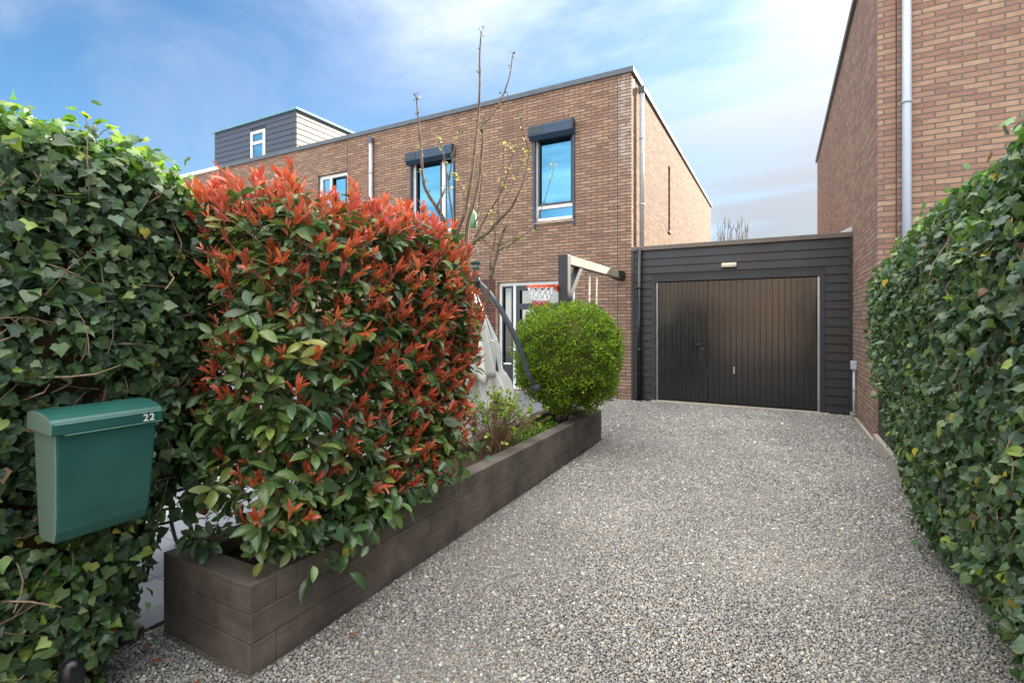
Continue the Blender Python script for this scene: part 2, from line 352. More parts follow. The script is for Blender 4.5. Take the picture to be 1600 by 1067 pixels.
def build_each(mb, name, mat, parent=None, bevel=0):
    par = list(range(len(mb.v)))
    def find(a):
        while par[a] != a: par[a] = par[par[a]]; a = par[a]
        return a
    for f in mb.f:
        for i in f[1:]: par[find(i)] = find(f[0])
    gr = {}
    for f, sm in zip(mb.f, mb.sm): gr.setdefault(find(f[0]), []).append((f, sm))
    out = []
    for fs in gr.values():
        ids = sorted({i for f, _ in fs for i in f}); mp = {i: k for k, i in enumerate(ids)}; q = MB()
        q.v = [mb.v[i] for i in ids]; q.f = [tuple(mp[i] for i in f) for f, _ in fs]; q.sm = [x for _, x in fs]
        out.append(q.build(name, mat, parent, bevel=bevel))
    return out
def wall_holes(mb, a0, a1, z0, z1, holes, pos, thick, axis, sign=1):
    """wall face in plane axis=pos; holes (a0,a1,z0,z1); reveals go back by thick*sign"""
    As = sorted({a0, a1, *[h[0] for h in holes], *[h[1] for h in holes]}); Zs = sorted({z0, z1, *[h[2] for h in holes], *[h[3] for h in holes]})
    P = (lambda a, z, d: (a, pos+d, z)) if axis == 'Y' else (lambda a, z, d: (pos+d, a, z))
    T = thick*sign
    for i in range(len(As)-1):
        for j in range(len(Zs)-1):
            ca, cz = (As[i]+As[i+1])/2, (Zs[j]+Zs[j+1])/2
            if any(h[0] < ca < h[1] and h[2] < cz < h[3] for h in holes): continue
            mb.add([P(As[i], Zs[j], 0), P(As[i+1], Zs[j], 0), P(As[i+1], Zs[j+1], 0), P(As[i], Zs[j+1], 0)], [(0, 1, 2, 3)])
    for h in holes:
        c = [(h[0], h[2]), (h[1], h[2]), (h[1], h[3]), (h[0], h[3])]
        for k in range(4):
            p, q = c[k], c[(k+1) % 4]
            mb.add([P(*p, 0), P(*q, 0), P(*q, T), P(*p, T)], [(0, 1, 2, 3)])
# ---- leaves
def leaf_template(kind):
    if kind in ('ivy', 'heart'):
        half = [(0, 0), (.20, -.13), (.36, -.10), (.44, .05), (.56, .22), (.43, .36), (.33, .50), (.17, .72), (0, 1.0)] if kind == 'ivy' else [(0, 0), (.17, -.12), (.34, -.09), (.44, .06), (.46, .24), (.38, .44), (.27, .62), (.13, .82), (0, 1.0)]
        cen = [(0, .0), (0, .22), (0, .45), (0, .7)]
        vs = []; 
        for x, y in half: vs.append((x, y))
        for x, y in half[1:-1]: vs.append((-x, y))
        vs.append((0, .3))
        n = len(half); c = len(vs)-1
        R_ = list(range(n)); L_ = [0]+list(range(n, n+n-2))+[n-1]
        fs = [(c, R_[i], R_[i+1]) for i in range(n-1)]+[(c, L_[i+1], L_[i]) for i in range(n-1)]
        v3 = []
        for x, y in vs: v3.append((x, y-.02, .30*abs(x)-.55*x*x-.30*(y-.3)**2))
        return np.array(v3, 'f'), np.array(fs, 'i'), np.array(vs, 'f')
    if kind == 'oval' or kind == 'narrow':
        w_ = .21 if kind == 'oval' else .13
        ys = [0, .16, .38, .62, .84, 1.0]; ws = [.02, .62, .98, 1.0, .62, .03]
        v = []; uv = []
        for y, q in zip(ys, ws):
            for sx in (-1, 0, 1):
                x = sx*w_*q; z = .35*abs(x)-.22*(y-.15)**2*(1 if kind == 'oval' else .4)
                v.append((x, y, z)); uv.append((sx*q*.5, y))
        f = []
        for i in range(len(ys)-1):
            for k in range(2): a = i*3+k; f.append((a, a+1, a+4, a+3))
        return np.array(v, 'f'), np.array(f, 'i'), np.array(uv, 'f')
    if kind == 'tiny':
        v = [(0, 0, 0), (.34, .45, .06), (0, 1, -.05), (-.34, .45, .06)]
        return np.array(v, 'f'), np.array([(0, 1, 2), (0, 2, 3)], 'i'), np.array([(0, 0), (.3, .5), (0, 1), (-.3, .5)], 'f')
def nrmz(a): return a/np.maximum(np.linalg.norm(a, axis=-1, keepdims=True), 1e-9)
def rotset(tipdir, nrm):
    t = nrmz(tipdir); n = nrmz(nrm-t*np.sum(nrm*t, -1, keepdims=True)); x = np.cross(t, n); return np.stack([x, t, n], -1)   # columns
def leaf_mesh(name, groups, mat, parent):
    """groups: list of (kind, pos, tipdir, normal, size, colour, width)"""
    V = []; F = []; UVs = []; C = []; lt = []; base = 0
    for kind, pos, tip, nrm, size, colr, wid in groups:
        if len(pos) == 0: continue
        tv, tf, tu = leaf_template(kind); N = len(pos)
        rot = rotset(tip, nrm); sc = np.ones((N, 1, 3)); sc[:, 0, 0] = wid; bend = RNG.uniform(.2, 2.2, (N, 1)); 
        loc = tv[None]*sc; loc[:, :, 2] *= bend[:, :]
        tw = RNG.normal(0, .12, (N, 1)); loc[:, :, 2] += tw*loc[:, :, 0]*loc[:, :, 1]*2
        loc = loc*size[:, None, None]
        wv = np.einsum('nij,nkj->nki', rot, loc)+pos[:, None, :]
        V.append(wv.reshape(-1, 3)); f = tf[None]+(np.arange(N)*len(tv))[:, None, None]+base
        F.append(f.reshape(-1)); lt.append(np.full(N*len(tf), tf.shape[1], 'i'))
        UVs.append(np.tile(tu[tf.reshape(-1)], (N, 1))); C.append(np.repeat(colr, len(tf), 0)); base += N*len(tv)
    V = np.concatenate(V); F = np.concatenate(F); lt = np.concatenate(lt); UVs = np.concatenate(UVs); C = np.concatenate(C)
    return raw_mesh(name, V, F, lt, mat, parent, UVs, C, True)
def raw_mesh(name, V, F, lt, mat, parent, UVs=None, C=None, smooth=False):
    me = bpy.data.meshes.new(name); me.vertices.add(len(V)); me.vertices.foreach_set('co', V.astype('f').ravel())
    me.loops.add(len(F)); me.loops.foreach_set('vertex_index', F.astype('i')); me.polygons.add(len(lt))
    st = np.concatenate([[0], np.cumsum(lt)[:-1]]).astype('i'); me.polygons.foreach_set('loop_start', st); me.polygons.foreach_set('loop_total', lt.astype('i'))
    if smooth: me.polygons.foreach_set('use_smooth', np.ones(len(lt), bool))
    me.update(calc_edges=True)
    if UVs is not None: me.uv_layers.new(name='UVMap').data.foreach_set('uv', UVs.astype('f').ravel())
    if C is not None:
        a = me.attributes.new('tint', 'FLOAT_COLOR', 'FACE'); c4 = np.concatenate([C, np.ones((len(C), 1))], 1); a.data.foreach_set('color', c4.astype('f').ravel())
    me.materials.append(mat); o = bpy.data.objects.new(name, me); COL.objects.link(o)
    if parent is not None: o.parent = parent
    return o
def superbox(c, h, p=6, n=24, amp=.05, freq=2.5, warp=None, shrink=0.0):
    """rounded box surface as triangles: returns verts, quads"""
    bm = bmesh.new(); vs = []; qs = []
    idx = {}
    def vid(q):
        k = tuple(round(x, 5) for x in q)
        if k not in idx: idx[k] = len(vs); vs.append(q)
        return idx[k]
    for ax in range(3):
        for sg in (-1, 1):
            for i in range(n):
                for j in range(n):
                    qd = []
                    for (a, b) in ((i, j), (i+1, j), (i+1, j+1), (i, j+1)):
                        q = [0, 0, 0]; q[ax] = sg; q[(ax+1) % 3] = 2*a/n-1; q[(ax+2) % 3] = 2*b/n-1; qd.append(vid(q))
                    qs.append(qd if sg > 0 else qd[::-1])
    bm.free()
    v = np.array(vs, float); r = (np.abs(v)**p).sum(1)**(1/p); v = v/r[:, None]
    out = []
    for q in v:
        pt = Vector((c[0]+q[0]*(h[0]-shrink), c[1]+q[1]*(h[1]-shrink), c[2]+q[2]*(h[2]-shrink)))
        if warp: pt = Vector(warp(pt))
        dn = noise.noise(pt*freq)*amp+noise.noise(pt*freq*2.7+Vector((5, 1, 3)))*amp*.5
        nv = Vector((q[0]/h[0], q[1]/h[1], q[2]/h[2])).normalized()
        out.append(pt+nv*dn)
    return np.array([tuple(o) for o in out]), np.array(qs)
def sample(v, q, dens, keep=None):
    """points + normals on quads at dens per m2"""
    a, b, c, d = v[q[:, 0]], v[q[:, 1]], v[q[:, 2]], v[q[:, 3]]
    nn = np.cross(c-a, d-b); ar = np.linalg.norm(nn, axis=1)/2; nn = nrmz(nn)
    N = int(ar.sum()*dens); k = RNG.choice(len(q), N, p=ar/ar.sum()); s, t = RNG.random((2, N, 1))
    P = (a[k]*(1-s)+b[k]*s)*(1-t)+(d[k]*(1-s)+c[k]*s)*t
    n = nn[k]
    if keep is not None: m = keep(P, n); P, n = P[m], n[m]
    return P, n
def core_obj(name, v, q, mat, parent):
    return raw_mesh(name, v, q.reshape(-1), np.full(len(q), 4), mat, parent, smooth=True)
def pick(cols, N, w=None, jit=.18, cj=.06):
    cols = np.array(cols); w = None if w is None else np.array(w)/np.sum(w)
    c = cols[RNG.choice(len(cols), N, p=w)]; return np.clip(c*(1+RNG.normal(0, jit, (N, 1)))*(1+RNG.normal(0, cj, (N, 3))), .003, .9)

# ================================================================ SETTING
g = MB(); g.add([(-400, -400, -.02), (400, -400, -.02), (400, 400, -.02), (-400, 400, -.02)], [(0, 1, 2, 3)]); tag(g.build('ground', M['ground']), kind='structure')
g = MB(); g.add([(-1.86, .2, -.004), (1.05, .2, -.004), (1.05, 9.2, -.004), (-1.86, 9.2, -.004)], [(0, 1, 2, 3)])
g.add([(-3.4, -3, -.004), (2.2, -3, -.004), (2.2, .2, -.004), (-3.4, .2, -.004)], [(0, 1, 2, 3)]); g.add([(-2.9, .2, -.004), (-1.86, .2, -.004), (-1.86, 1.3, -.004), (-2.9, 1.3, -.004)], [(0, 1, 2, 3)])
g.add([(-2.9, 5.72, -.004), (-1.86, 5.72, -.004), (-1.86, 9.2, -.004), (-2.9, 9.2, -.004)], [(0, 1, 2, 3)])
tag(g.build('driveway', M['gravel_bed']), kind='structure')
g = MB(); g.box((-14, 1.22, -.1), (-2.56, 5.7, .012)); g.box((-14, 5.7, -.1), (-2.9, 8.99, .012)); tag(g.build('patio', M['slabs']), kind='structure')

def gravel():
    pts = []
    def region(x0, x1, y0, y1, sp):
        nx, ny = int((x1-x0)/sp), int((y1-y0)/sp)
        gx, gy = np.meshgrid(np.arange(nx), np.arange(ny)); p = np.stack([gx.ravel(), gy.ravel()], 1).astype(float)
        p[:, 0] += (p[:, 1] % 2)*.5; p = p*sp+RNG.uniform(-.5, .5, p.shape)*sp+np.array([x0, y0]); pts.append((p, sp))
    region(-1.84, 1.02, .9, 4.0, .0098); region(-1.84, 1.02, 4.0, 6.4, .0128); region(-1.84, 1.0, 6.4, 8.98, .016)
    region(-2.86, -1.84, .55, 1.25, .0098); region(-1.84, .9, .3, .9, .0135); region(-2.85, -1.84, 5.8, 8.95, .018)
    ico = []
    ph = (1+5**.5)/2
    for a in (-1, 1):
        for b in (-ph, ph): ico += [(0, a, b), (a, b, 0), (b, 0, a)]
    ico = np.array(ico)/math.sqrt(1+ph*ph); bm = bmesh.new()
    for p in ico: bm.verts.new(p)
    bmesh.ops.convex_hull(bm, input=bm.verts); bm.verts.index_update(); icf = np.array([[v.index for v in f.verts] for f in bm.faces]); ico = np.array([tuple(v.co) for v in bm.verts]); bm.free()
    cube = np.array([(x, y, z) for x in (-1, 1) for y in (-1, 1) for z in (-1, 1)])*.62
    bm = bmesh.new(); 
    for p in cube: bm.verts.new(p)
    bmesh.ops.convex_hull(bm, input=bm.verts); bm.verts.index_update(); cf = np.array([[v.index for v in f.verts] for f in bm.faces if len(f.verts) == 3]); 
    cube = np.array([tuple(v.co) for v in bm.verts]); bm.free()
    V = []; F = []; C = []; base = 0
    pal = [lin(150, 148, 143), lin(131, 130, 127), lin(161, 158, 150), lin(170, 164, 152), lin(111, 110, 109), lin(138, 142, 147), lin(208, 205, 197), lin(160, 145, 128)]
    for p, sp in pts:
        tv, tf = (ico, icf) if sp < .013 else (cube, cf)
        N = len(p); r = sp*RNG.lognormal(math.log(.62), .18, N)
        big = RNG.random(N) < .02; r[big] *= 1.5
        dirs = nrmz(RNG.normal(size=(N, 3))); ang = RNG.uniform(0, 2*math.pi, (N,))
        K = np.zeros((N, 3, 3)); K[:, 0, 1] = -dirs[:, 2]; K[:, 0, 2] = dirs[:, 1]; K[:, 1, 0] = dirs[:, 2]; K[:, 1, 2] = -dirs[:, 0]; K[:, 2, 0] = -dirs[:, 1]; K[:, 2, 1] = dirs[:, 0]
        Rm = np.eye(3)+np.sin(ang)[:, None, None]*K+(1-np.cos(ang))[:, None, None]*(K@K)
        loc = tv[None]*RNG.uniform(.5, 1.25, (N, 1, 3))+RNG.normal(0, .15, (N, len(tv), 3))
        wv = np.einsum('nij,nkj->nki', Rm, loc*r[:, None, None]); wv[:, :, 2] *= .8
        lx = np.sin(p[:, 0]*3.1+p[:, 1]*1.3)*.004+np.sin(p[:, 1]*5.3-p[:, 0]*2)*.003
        wv += np.concatenate([p, (r*RNG.uniform(.05, .6, N)+lx)[:, None]], 1)[:, None, :]
        V.append(wv.reshape(-1, 3)); F.append((tf[None]+(np.arange(N)*len(tv))[:, None, None]+base).reshape(-1)); base += N*len(tv)
        c = pick(pal, N, [26, 18, 22, 12, 6, 9, 4, 4], .10, .012); c[big] = np.clip(c[big]*1.35, 0, .75); lf = np.array([noise.noise(Vector((a*.9, b*.45, 2.0)))+.6*noise.noise(Vector((a*2.6, b*1.6, 5.0))) for a, b in p]); c = np.clip(c*(1+.22*lf[:, None]*np.array([1.0, .97, .9])), 0, .8)
        C.append(np.repeat(c, len(tf), 0))
    V = np.concatenate(V); F = np.concatenate(F); C = np.concatenate(C)
    tag(raw_mesh('gravel', V, F, np.full(len(C), 3), M['stones'], None, C=C), kind='stuff', label='crushed grey and beige gravel covering the driveway', cat='gravel')
gravel()

# ================================================================ HOUSES
YF = 9.0
def window(parent, x0, x1, z0, z1, y=YF, fr=.06, rec=.07, rails=(), mullions=(), glassm='glass', frame='white', sashes=None, label=None):
    f = MB(); yy = y+rec
    f.box((x0, yy, z0), (x0+fr, yy+.07, z1)); f.box((x1-fr, yy, z0), (x1, yy+.07, z1))
    f.box((x0+fr, yy, z0), (x1-fr, yy+.07, z0+fr)); f.box((x0+fr, yy, z1-fr), (x1-fr, yy+.07, z1))
    for m in mullions: f.box((m-fr*.5, yy-.002, z0+fr), (m+fr*.5, yy+.066, z1-fr))
    edges = [x0+fr]+[e for m in mullions for e in (m-fr*.5, m+fr*.5)]+[x1-fr]
    zs = [z0+fr]+[e for r in rails for e in (r-fr*.5, r+fr*.5)]+[z1-fr]
    for r in rails:
        for i in range(0, len(edges), 2): f.box((edges[i], yy-.001, r-fr*.5), (edges[i+1], yy+.067, r+fr*.5))
    o = f.build('window', M[frame], parent, bevel=.004)
    if label: o['label'] = label
    for i in range(0, len(edges), 2):
        for j in range(0, len(zs), 2):
            p = MB(); p.box((edges[i]+.001, yy+.035, zs[j]+.001), (edges[i+1]-.001, yy+.045, zs[j+1]-.001)); p.build('pane', M[glassm], o)
    r = MB(); r.box((x0+.01, yy+.09, z0+.01), (x1-.01, yy+.6, z1-.01)); 
    return o
def sash(o, x0, x1, z0, z1, y, t=.035, mat='dark_frame'):
    s = MB(); s.box((x0, y, z0), (x0+t, y+.03, z1)); s.box((x1-t, y, z0), (x1, y+.03, z1)); s.box((x0+t, y, z0), (x1-t, y+.03, z0+t)); s.box((x0+t, y, z1-t), (x1-t, y+.03, z1)); s.build('sash', M[mat], o, bevel=.003)
def shutter(o, x0, x1, z0, z1, y):
    d = .145; pr = [(y-d, z0+.05), (y-d, z1-.02), (y-d+.02, z1), (y, z1+.01), (y, z0), (y-d+.09, z0-.03)]
    b = MB(); b.prism(pr, x0, x1); b.build('shutter_box', M['blue_grey'], o, bevel=.006)
    c = MB(); c.box((x0+.02, y-d-.008, z0+.075), (x0+.32, y-d-.001, z1-.03)); c.box((x1-.03, y-d-.008, z0+.06), (x1+.004, y-.01, z1)); build_each(c, 'shutter_cover', M['dark_frame'], o, bevel=.002)
    gd = MB(); gd.box((x0+.055, y-.03, z0-1.75), (x0+.1, y+.02, z0-.02)); gd.box((x1-.05, y-.03, z0-1.75), (x1-.008, y+.02, z0-.02)); build_each(gd, 'shutter_guide', M['blue_grey'], o, bevel=.003)
def sill(o, x0, x1, z, y):
    s = MB(); s.prism([(y-.04, z-.055), (y-.04, z-.035), (y+.08, z), (y+.08, z-.055)], x0, x1); s.build('sill', M['concrete'], o)
def downpipe(parent, x, y, z0, z1, r=.045, mat='pvc', collar=(1.9, 3.9), hopper=True, label=None):
    p = MB(); p.tube([(x, y, z0), (x, y, z1)], r, 16)
    for c in collar: p.tube([(x, y, c), (x, y, c+.035)], r+.007, 16); 
    o = p.build('downpipe', M[mat], parent)
    if label: o['label'] = label
    if hopper:
        h = MB(); h.box((x-r-.02, y-r-.01, z1), (x+r+.02, y+.04, z1+.12)); h.build('hopper', M['trim'], o, bevel=.01)
    b = MB()
    for c in collar: b.box((x-.012, y+r, c+.005), (x+.012, y+r+.04, c+.03)); 
    build_each(b, 'bracket', M['alu'], o); return o

TOP = 5.95
# --- end house next to the garage
H1 = thing('brick_house', 'end-of-terrace brown brick house with two shuttered upstairs windows, adjoining the black garage', 'house', (-5.5, 9, 0))
def cw(o):   # keep world coordinates under a moved parent
    o.matrix_parent_inverse = Matrix.Translation(-Vector(o.parent.location)); return o
_pb = MB.build
def build_in(self, name, mat, parent=None, **k):
    o = _pb(self, name, mat, parent, **k)
    if parent is not None and parent.parent is None and parent.type == 'EMPTY': cw(o)
    return o
MB.build = build_in
X0, X1 = -8.66, -2.35; YB = 21.1
holesF = [(-4.31, -3.44, 3.40, 5.12), (-7.42, -6.22, 3.40, 5.10), (-5.14, -3.44, .03, 2.22)]
m = MB(); wall_holes(m, X0, X1, 0, TOP, holesF, YF, .16, 'Y')
wall_holes(m, YF, YB, 0, TOP, [(12.42, 12.68, 3.62, 5.2)], X1, .14, 'X', -1)
m.add([(X0, YB, 0), (X1, YB, 0), (X1, YB, TOP), (X0, YB, TOP)], [(0, 1, 2, 3)])
m.build('wall', M['brick'], H1, fix=False)
m = MB(); m.box((X0+.02, YF+.17, .02), (X1-.15, YB-.05, TOP-.12)); m.build('inner_wall', M['room'], H1)
m = MB(); m.box((X0, YF+.1, TOP-.08), (X1-.1, YB-.1, TOP-.02)); m.build('roof', M['roofing'], H1)
def trim(parent, x0, x1, y0, y1, z, mat, sides='FR', h=.10, o=.045):
    t = MB()
    pr = lambda s: None
    if 'F' in sides: t.box((x0-(o if 'L' in sides else 0), y0-o, z-.02), (x1+(o if 'R' in sides else 0), y0+.2, z-.02+h)) 
    if 'R' in sides: t.box((x1-.2, y0+.2, z-.02), (x1+o, y1+o, z-.02+h))
    if 'L' in sides: t.box((x0-o, y0+.2, z-.02), (x0+.2, y1+o, z-.02+h))
    if 'B' in sides: t.box((x0, y1-.2, z-.02), (x1, y1+o, z-.02+h))
    return t.build('roof_trim', M[mat], parent, bevel=.006)
trim(H1, X0, X1, YF, YB, TOP, 'trim', 'FR')
wr = window(H1, -4.31, -3.44, 3.40, 5.12, rails=(3.685,), fr=.07, label='upstairs window to the right, under a blue-grey shutter box'); sash(wr, -4.24, -3.51, 3.72, 5.05, YF+.05); shutter(wr, -4.37, -3.43, 5.02, 5.27, YF-.002); sill(wr, -4.31, -3.44, 3.40, YF)
wm = window(H1, -7.42, -6.22, 3.40, 5.10, rails=(), mullions=(-6.57,), fr=.09, label='wide upstairs window with a white mullion behind the bare tree'); sash(wm, -7.33, -6.615, 3.49, 5.01, YF+.05); shutter(wm, -7.50, -6.2, 5.0, 5.25, YF-.002); sill(wm, -7.42, -6.22, 3.40, YF)
wg = window(H1, -5.14, -3.44, .03, 2.22, rails=(), mullions=(-4.78,), fr=.07, glassm='glass_low', label='tall ground-floor glass door with white frame'); sash(wg, -4.74, -3.52, .10, 2.14, YF+.045, .09); sash(wg, -5.07, -4.82, .5, 2.14, YF+.05, .03)
rl = MB(); rl.box((-5.07, YF+.068, .50), (-4.815, YF+.14, .56)); dk = MB(); dk.box((-4.65, YF+.045, 1.66), (-3.61, YF+.072, 1.78)); dk.build('rail', M['dark_frame'], wg, bevel=.003); build_each(rl, 'rail', M['white'], wg, bevel=.003)
j = MB(); j.box((-2.61, YF-.002, 0), (-2.597, YF+.01, TOP-.03)); j.box((-2.351, 9.17, 2.9), (-2.347, 9.182, TOP-.03)); j.build('expansion_joint', M['black'], H1)
sl = MB(); sl.box((-2.43, 12.43, 3.62), (-2.41, 12.67, 5.2)); s_ = sl.build('narrow_window', M['dark_frame'], H1); s2 = MB(); s2.box((-2.45, 12.4, 3.57), (-2.31, 12.7, 3.615)); s2.build('sill', M['concrete'], s_)
p = downpipe(H1, -2.27, 9.45, 2.76, 5.72, .042, 'pvc', (3.6, 4.85), label='grey downpipe on the sunlit side wall')
p = downpipe(H1, -8.60, 8.93, .02, 5.68, .045, 'pvc', (1.9, 3.9, 4.95), label='grey downpipe between two terraced houses'); 
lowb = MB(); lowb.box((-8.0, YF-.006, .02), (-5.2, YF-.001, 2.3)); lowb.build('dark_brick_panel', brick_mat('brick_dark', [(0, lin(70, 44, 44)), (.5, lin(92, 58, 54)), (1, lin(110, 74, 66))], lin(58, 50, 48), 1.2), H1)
# --- next house with the rooftop room
X2 = -14.62
H2 = thing('brick_house', 'terraced brick house with a dark board-clad room on its flat roof, behind the red shrub', 'house', (-11.5, 9, 0))
m = MB(); wall_holes(m, X2, X0-.001, 0, TOP, [(-10.49, -9.44, 3.4, 5.16), (-13.6, -12.4, 3.4, 5.16)], YF+.001, .16, 'Y'); m.add([(X2, YF+.001, 0), (X0-.001, YF+.001, 0), (X0-.001, YF+.001, TOP), (X2, YF+.001, TOP), (X2, YB, 0), (X0-.001, YB, 0), (X0-.001, YB, TOP), (X2, YB, TOP)], [(4, 5, 6, 7), (0, 4, 7, 3), (1, 5, 6, 2)]); m.build('wall', M['brick'], H2, fix=False)
m = MB(); m.box((X2+.02, YF+.17, .02), (X0-.03, YB-.05, TOP-.12)); m.build('inner_wall', M['room'], H2)
m = MB(); m.box((X2, YF+.1, TOP-.08), (X0-.02, YB-.1, TOP-.02)); m.build('roof', M['roofing'], H2)
trim(H2, X2, X0-.002, YF, YB, TOP, 'trim', 'F')
w2 = window(H2, -10.49, -9.44, 3.4, 5.16, mullions=(-10.08,), fr=.09, label='white-framed window just above the red shrub'); sash(w2, -10.03, -9.53, 3.49, 5.07, YF+.05)
window(H2, -13.6, -12.4, 3.4, 5.16, mullions=(-13.1,), fr=.09)
j = MB(); j.box((-9.44, YF-.002, 5.17), (-9.43, YF+.008, TOP-.03)); j.build('expansion_joint', M['black'], H2)
def lapboards(mb, x0, x1, z0, z1, y, pitch=.13, proud=.022, holes=(), axis='Y', sign=-1):
    n = int(round((z1-z0)/pitch)); pitch = (z1-z0)/n
    for i in range(n):
        a = z0+i*pitch; b = a+pitch
        segs = [(x0, x1)]
        for (h0, h1, hz0, hz1) in holes:
            if b > hz0+.01 and a < hz1-.01:
                segs = [q for s in segs for q in ((s[0], min(s[1], h0)), (max(s[0], h1), s[1])) if q[1]-q[0] > .01]
        for s0, s1 in segs:
            pr = [(y, a), (y+sign*proud, a), (y+sign*proud*.96, a+.012), (y+sign*.005, b+.004), (y, b+.004)]
            if axis == 'Y': mb.prism(pr, s0, s1, 'X')
            else: mb.prism(pr, s0, s1, 'Y')
D0, D1 = -15.04, -11.39; DT = 7.08; DY = 9.05
m = MB(); m.box((D0+.03, DY+.03, TOP-.02), (D1-.03, 15, DT)); rr = m.build('rooftop_room', M['siding_side'], H2)
m = MB(); lapboards(m, D0, D1, TOP+.06, DT, DY+.03, .16, .02, [(-13.28, -12.66, 5.9, 6.85)]); o = m.build('front_cladding', simple('slate_board', lin(58, 66, 80), .55), rr)
m = MB(); lapboards(m, DY, 15, TOP+.06, DT, D1-.03, .16, .02, (), 'X', 1); o = m.build('side_cladding', simple('pale_board', lin(102, 98, 92), .5), rr)
m = MB(); m.box((D0-.06, DY-.04, DT), (D1+.05, 15.1, DT+.07)); m.build('roof_edge', simple('teal_trim', lin(96, 140, 160), .35), rr, bevel=.01)
m = MB(); m.box((-13.28, DY-.02, 6.0), (-13.20, DY+.05, 6.80)); m.box((-12.74, DY-.02, 6.0), (-12.66, DY+.05, 6.80)); m.box((-13.2, DY-.02, 6.72), (-12.74, DY+.05, 6.80)); m.box((-13.2, DY-.02, 6.42), (-12.74, DY+.05, 6.50)); m.box((-13.2, DY-.02, 6.0), (-12.74, DY+.05, 6.05)); rw = m.build('window_frame', M['white'], rr)
m = MB(); m.box((-13.2, DY+.01, 6.05), (-12.74, DY+.02, 6.42)); m.box((-13.2, DY+.01, 6.5), (-12.74, DY+.02, 6.72)); m.build('window_pane', M['glass'], rr)
# --- third house
H3 = thing('brick_house', 'far end of the brick terrace with pale roof edge, mostly behind the left ivy hedge', 'house', (-18, 9, 0))
m = MB(); m.box((-22, YF+.002, 0), (X2-.03, YB, TOP)); m.build('wall', M['brick'], H3); trim(H3, -22, X2-.005, YF, YB, TOP, 'trim_light', 'F', .11)
# ================================================================ GARAGE
G = thing('garage', 'black timber-clad garage with wide ribbed up-and-over door between two brick houses', 'garage', (-.7, 9, 0))
gx0, gx1 = -2.335, .975; GY = 8.985; GT = 2.68
m = MB(); dx0, dx1, dz1 = -1.93, .585, 2.135
m.box((gx0, GY, 0), (dx0, GY+.1, GT)); m.box((dx1, GY, 0), (gx1, GY+.1, GT)); m.box((dx0, GY, dz1), (dx1, GY+.1, GT)); m.build('wall', M['siding'], G)
m = MB(); lapboards(m, gx0+.045, gx1-.03, .03, GT-.02, GY, .1285, .024, [(dx0-.05, dx1+.05, -1, dz1+.05)]); m.build('cladding', M['siding'], G)
m = MB(); m.box((gx0, GY-.03, .01), (gx0+.043, GY, GT)); m.box((gx1-.028, GY-.03, .01), (gx1, GY, GT)); build_each(m, 'corner_board', M['dark_wood'], G, bevel=.003)
m = MB(); m.box((dx0-.048, GY-.032, .02), (dx0+.02, GY+.05, dz1+.048)); m.box((dx1-.02, GY-.032, .02), (dx1+.048, GY+.05, dz1+.048)); m.box((dx0+.02, GY-.032, dz1-.02), (dx1-.02, GY+.05, dz1+.048)); m.build('door_frame', M['dark_wood'], G, bevel=.003)
m = MB(); m.box((dx0+.021, GY+.015, .03), (dx0+.05, GY+.06, dz1-.021)); m.box((dx1-.05, GY+.015, .03), (dx1-.021, GY+.06, dz1-.021)); build_each(m, 'guide_rail', M['alu'], G, bevel=.002)
door = MB(); a, b = dx0+.055, dx1-.055; yd = GY+.04
def ribs(mb, x0, x1, n):
    w_ = (x1-x0)/n
    for i in range(n):
        u0 = x0+i*w_; g_ = .003
        mb.prism([(u0, yd+.004), (u0+g_, yd+.004), (u0+g_+.004, yd), (u0+w_-.004, yd), (u0+w_, yd+.004), (u0+w_, yd+.03), (u0, yd+.03)], .05, dz1-.03, 'Z')
ribs(door, -1.05, b, 18); dd = door.build('garage_door', M['door'], G, bevel=.0015)
wk = MB(); ribs(wk, a, -1.056, 12); 
wd = wk.build('wicket_door', M['door'], G, bevel=.0015)
h = MB(); h.box((-1.155, yd-.008, .88), (-1.115, yd, 1.06)); h.tube([(-1.135, yd-.005, 1.03), (-1.135, yd-.05, 1.03), (-1.15, yd-.055, 1.03), (-1.25, yd-.055, 1.03)], .009, 8); h.build('handle', M['black'], wd, bevel=.002)
h = MB(); h.lathe([(.012, 0), (.012, .012)], (-1.135, yd-.012, .95), 12); h.build('keyhole', M['alu'], wd)
h = MB(); h.box((-.657, yd-.006, .55), (-.633, yd, .665)); h.tube([(-.645, yd-.01, .645), (-.645, yd-.035, .645)], .013, 10); h.tube([(-.645, yd-.01, .575), (-.645, yd-.04, .575)], .009, 10); h.box((-.657, yd-.055, .555), (-.633, yd-.038, .595)); h.build('handle', M['alu'], dd, bevel=.002)
m = MB(); m.box((dx0-.06, GY-.09, -.05), (dx1+.1, GY+.1, .028)); m.build('threshold', M['concrete'], G, bevel=.008)
m = MB(); m.box((gx0, GY-.05, GT), (gx1+.005, GY+.1, GT+.075)); m.build('roof_edge', M['trim_dark'], G, bevel=.005)
m = MB(); m.box((gx0, GY+.1, GT-.05), (gx1, 15, GT+.02)); m.box((gx0, 14.9, 0), (gx1, 15, GT-.05)); m.build('roof', M['roofing'], G)
m = MB(); m.prism([(gx1-.16, GT+.08), (gx1-.005, GT+.08), (gx1-.005, GT+.16)], GY-.02, GY+.0, 'Y'); m.build('flashing', M['trim_light'], G)
m = MB(); pr = [(GY-.09, 2.31), (GY-.095, 2.36), (GY-.06, 2.385), (GY-.026, 2.385), (GY-.026, 2.31)]; m.prism(pr, -.83, -.60); m.build('lamp', M['lampglass'], G, bevel=.012)
dp = downpipe(G, -2.185, GY-.085, -.02, 2.70, .042, 'black', (.9, 2.0), False)
m = MB(); m.box((-2.25, GY-.15, -.02), (-2.12, GY-.03, .012)); m.build('gully', M['black'], G, bevel=.01)
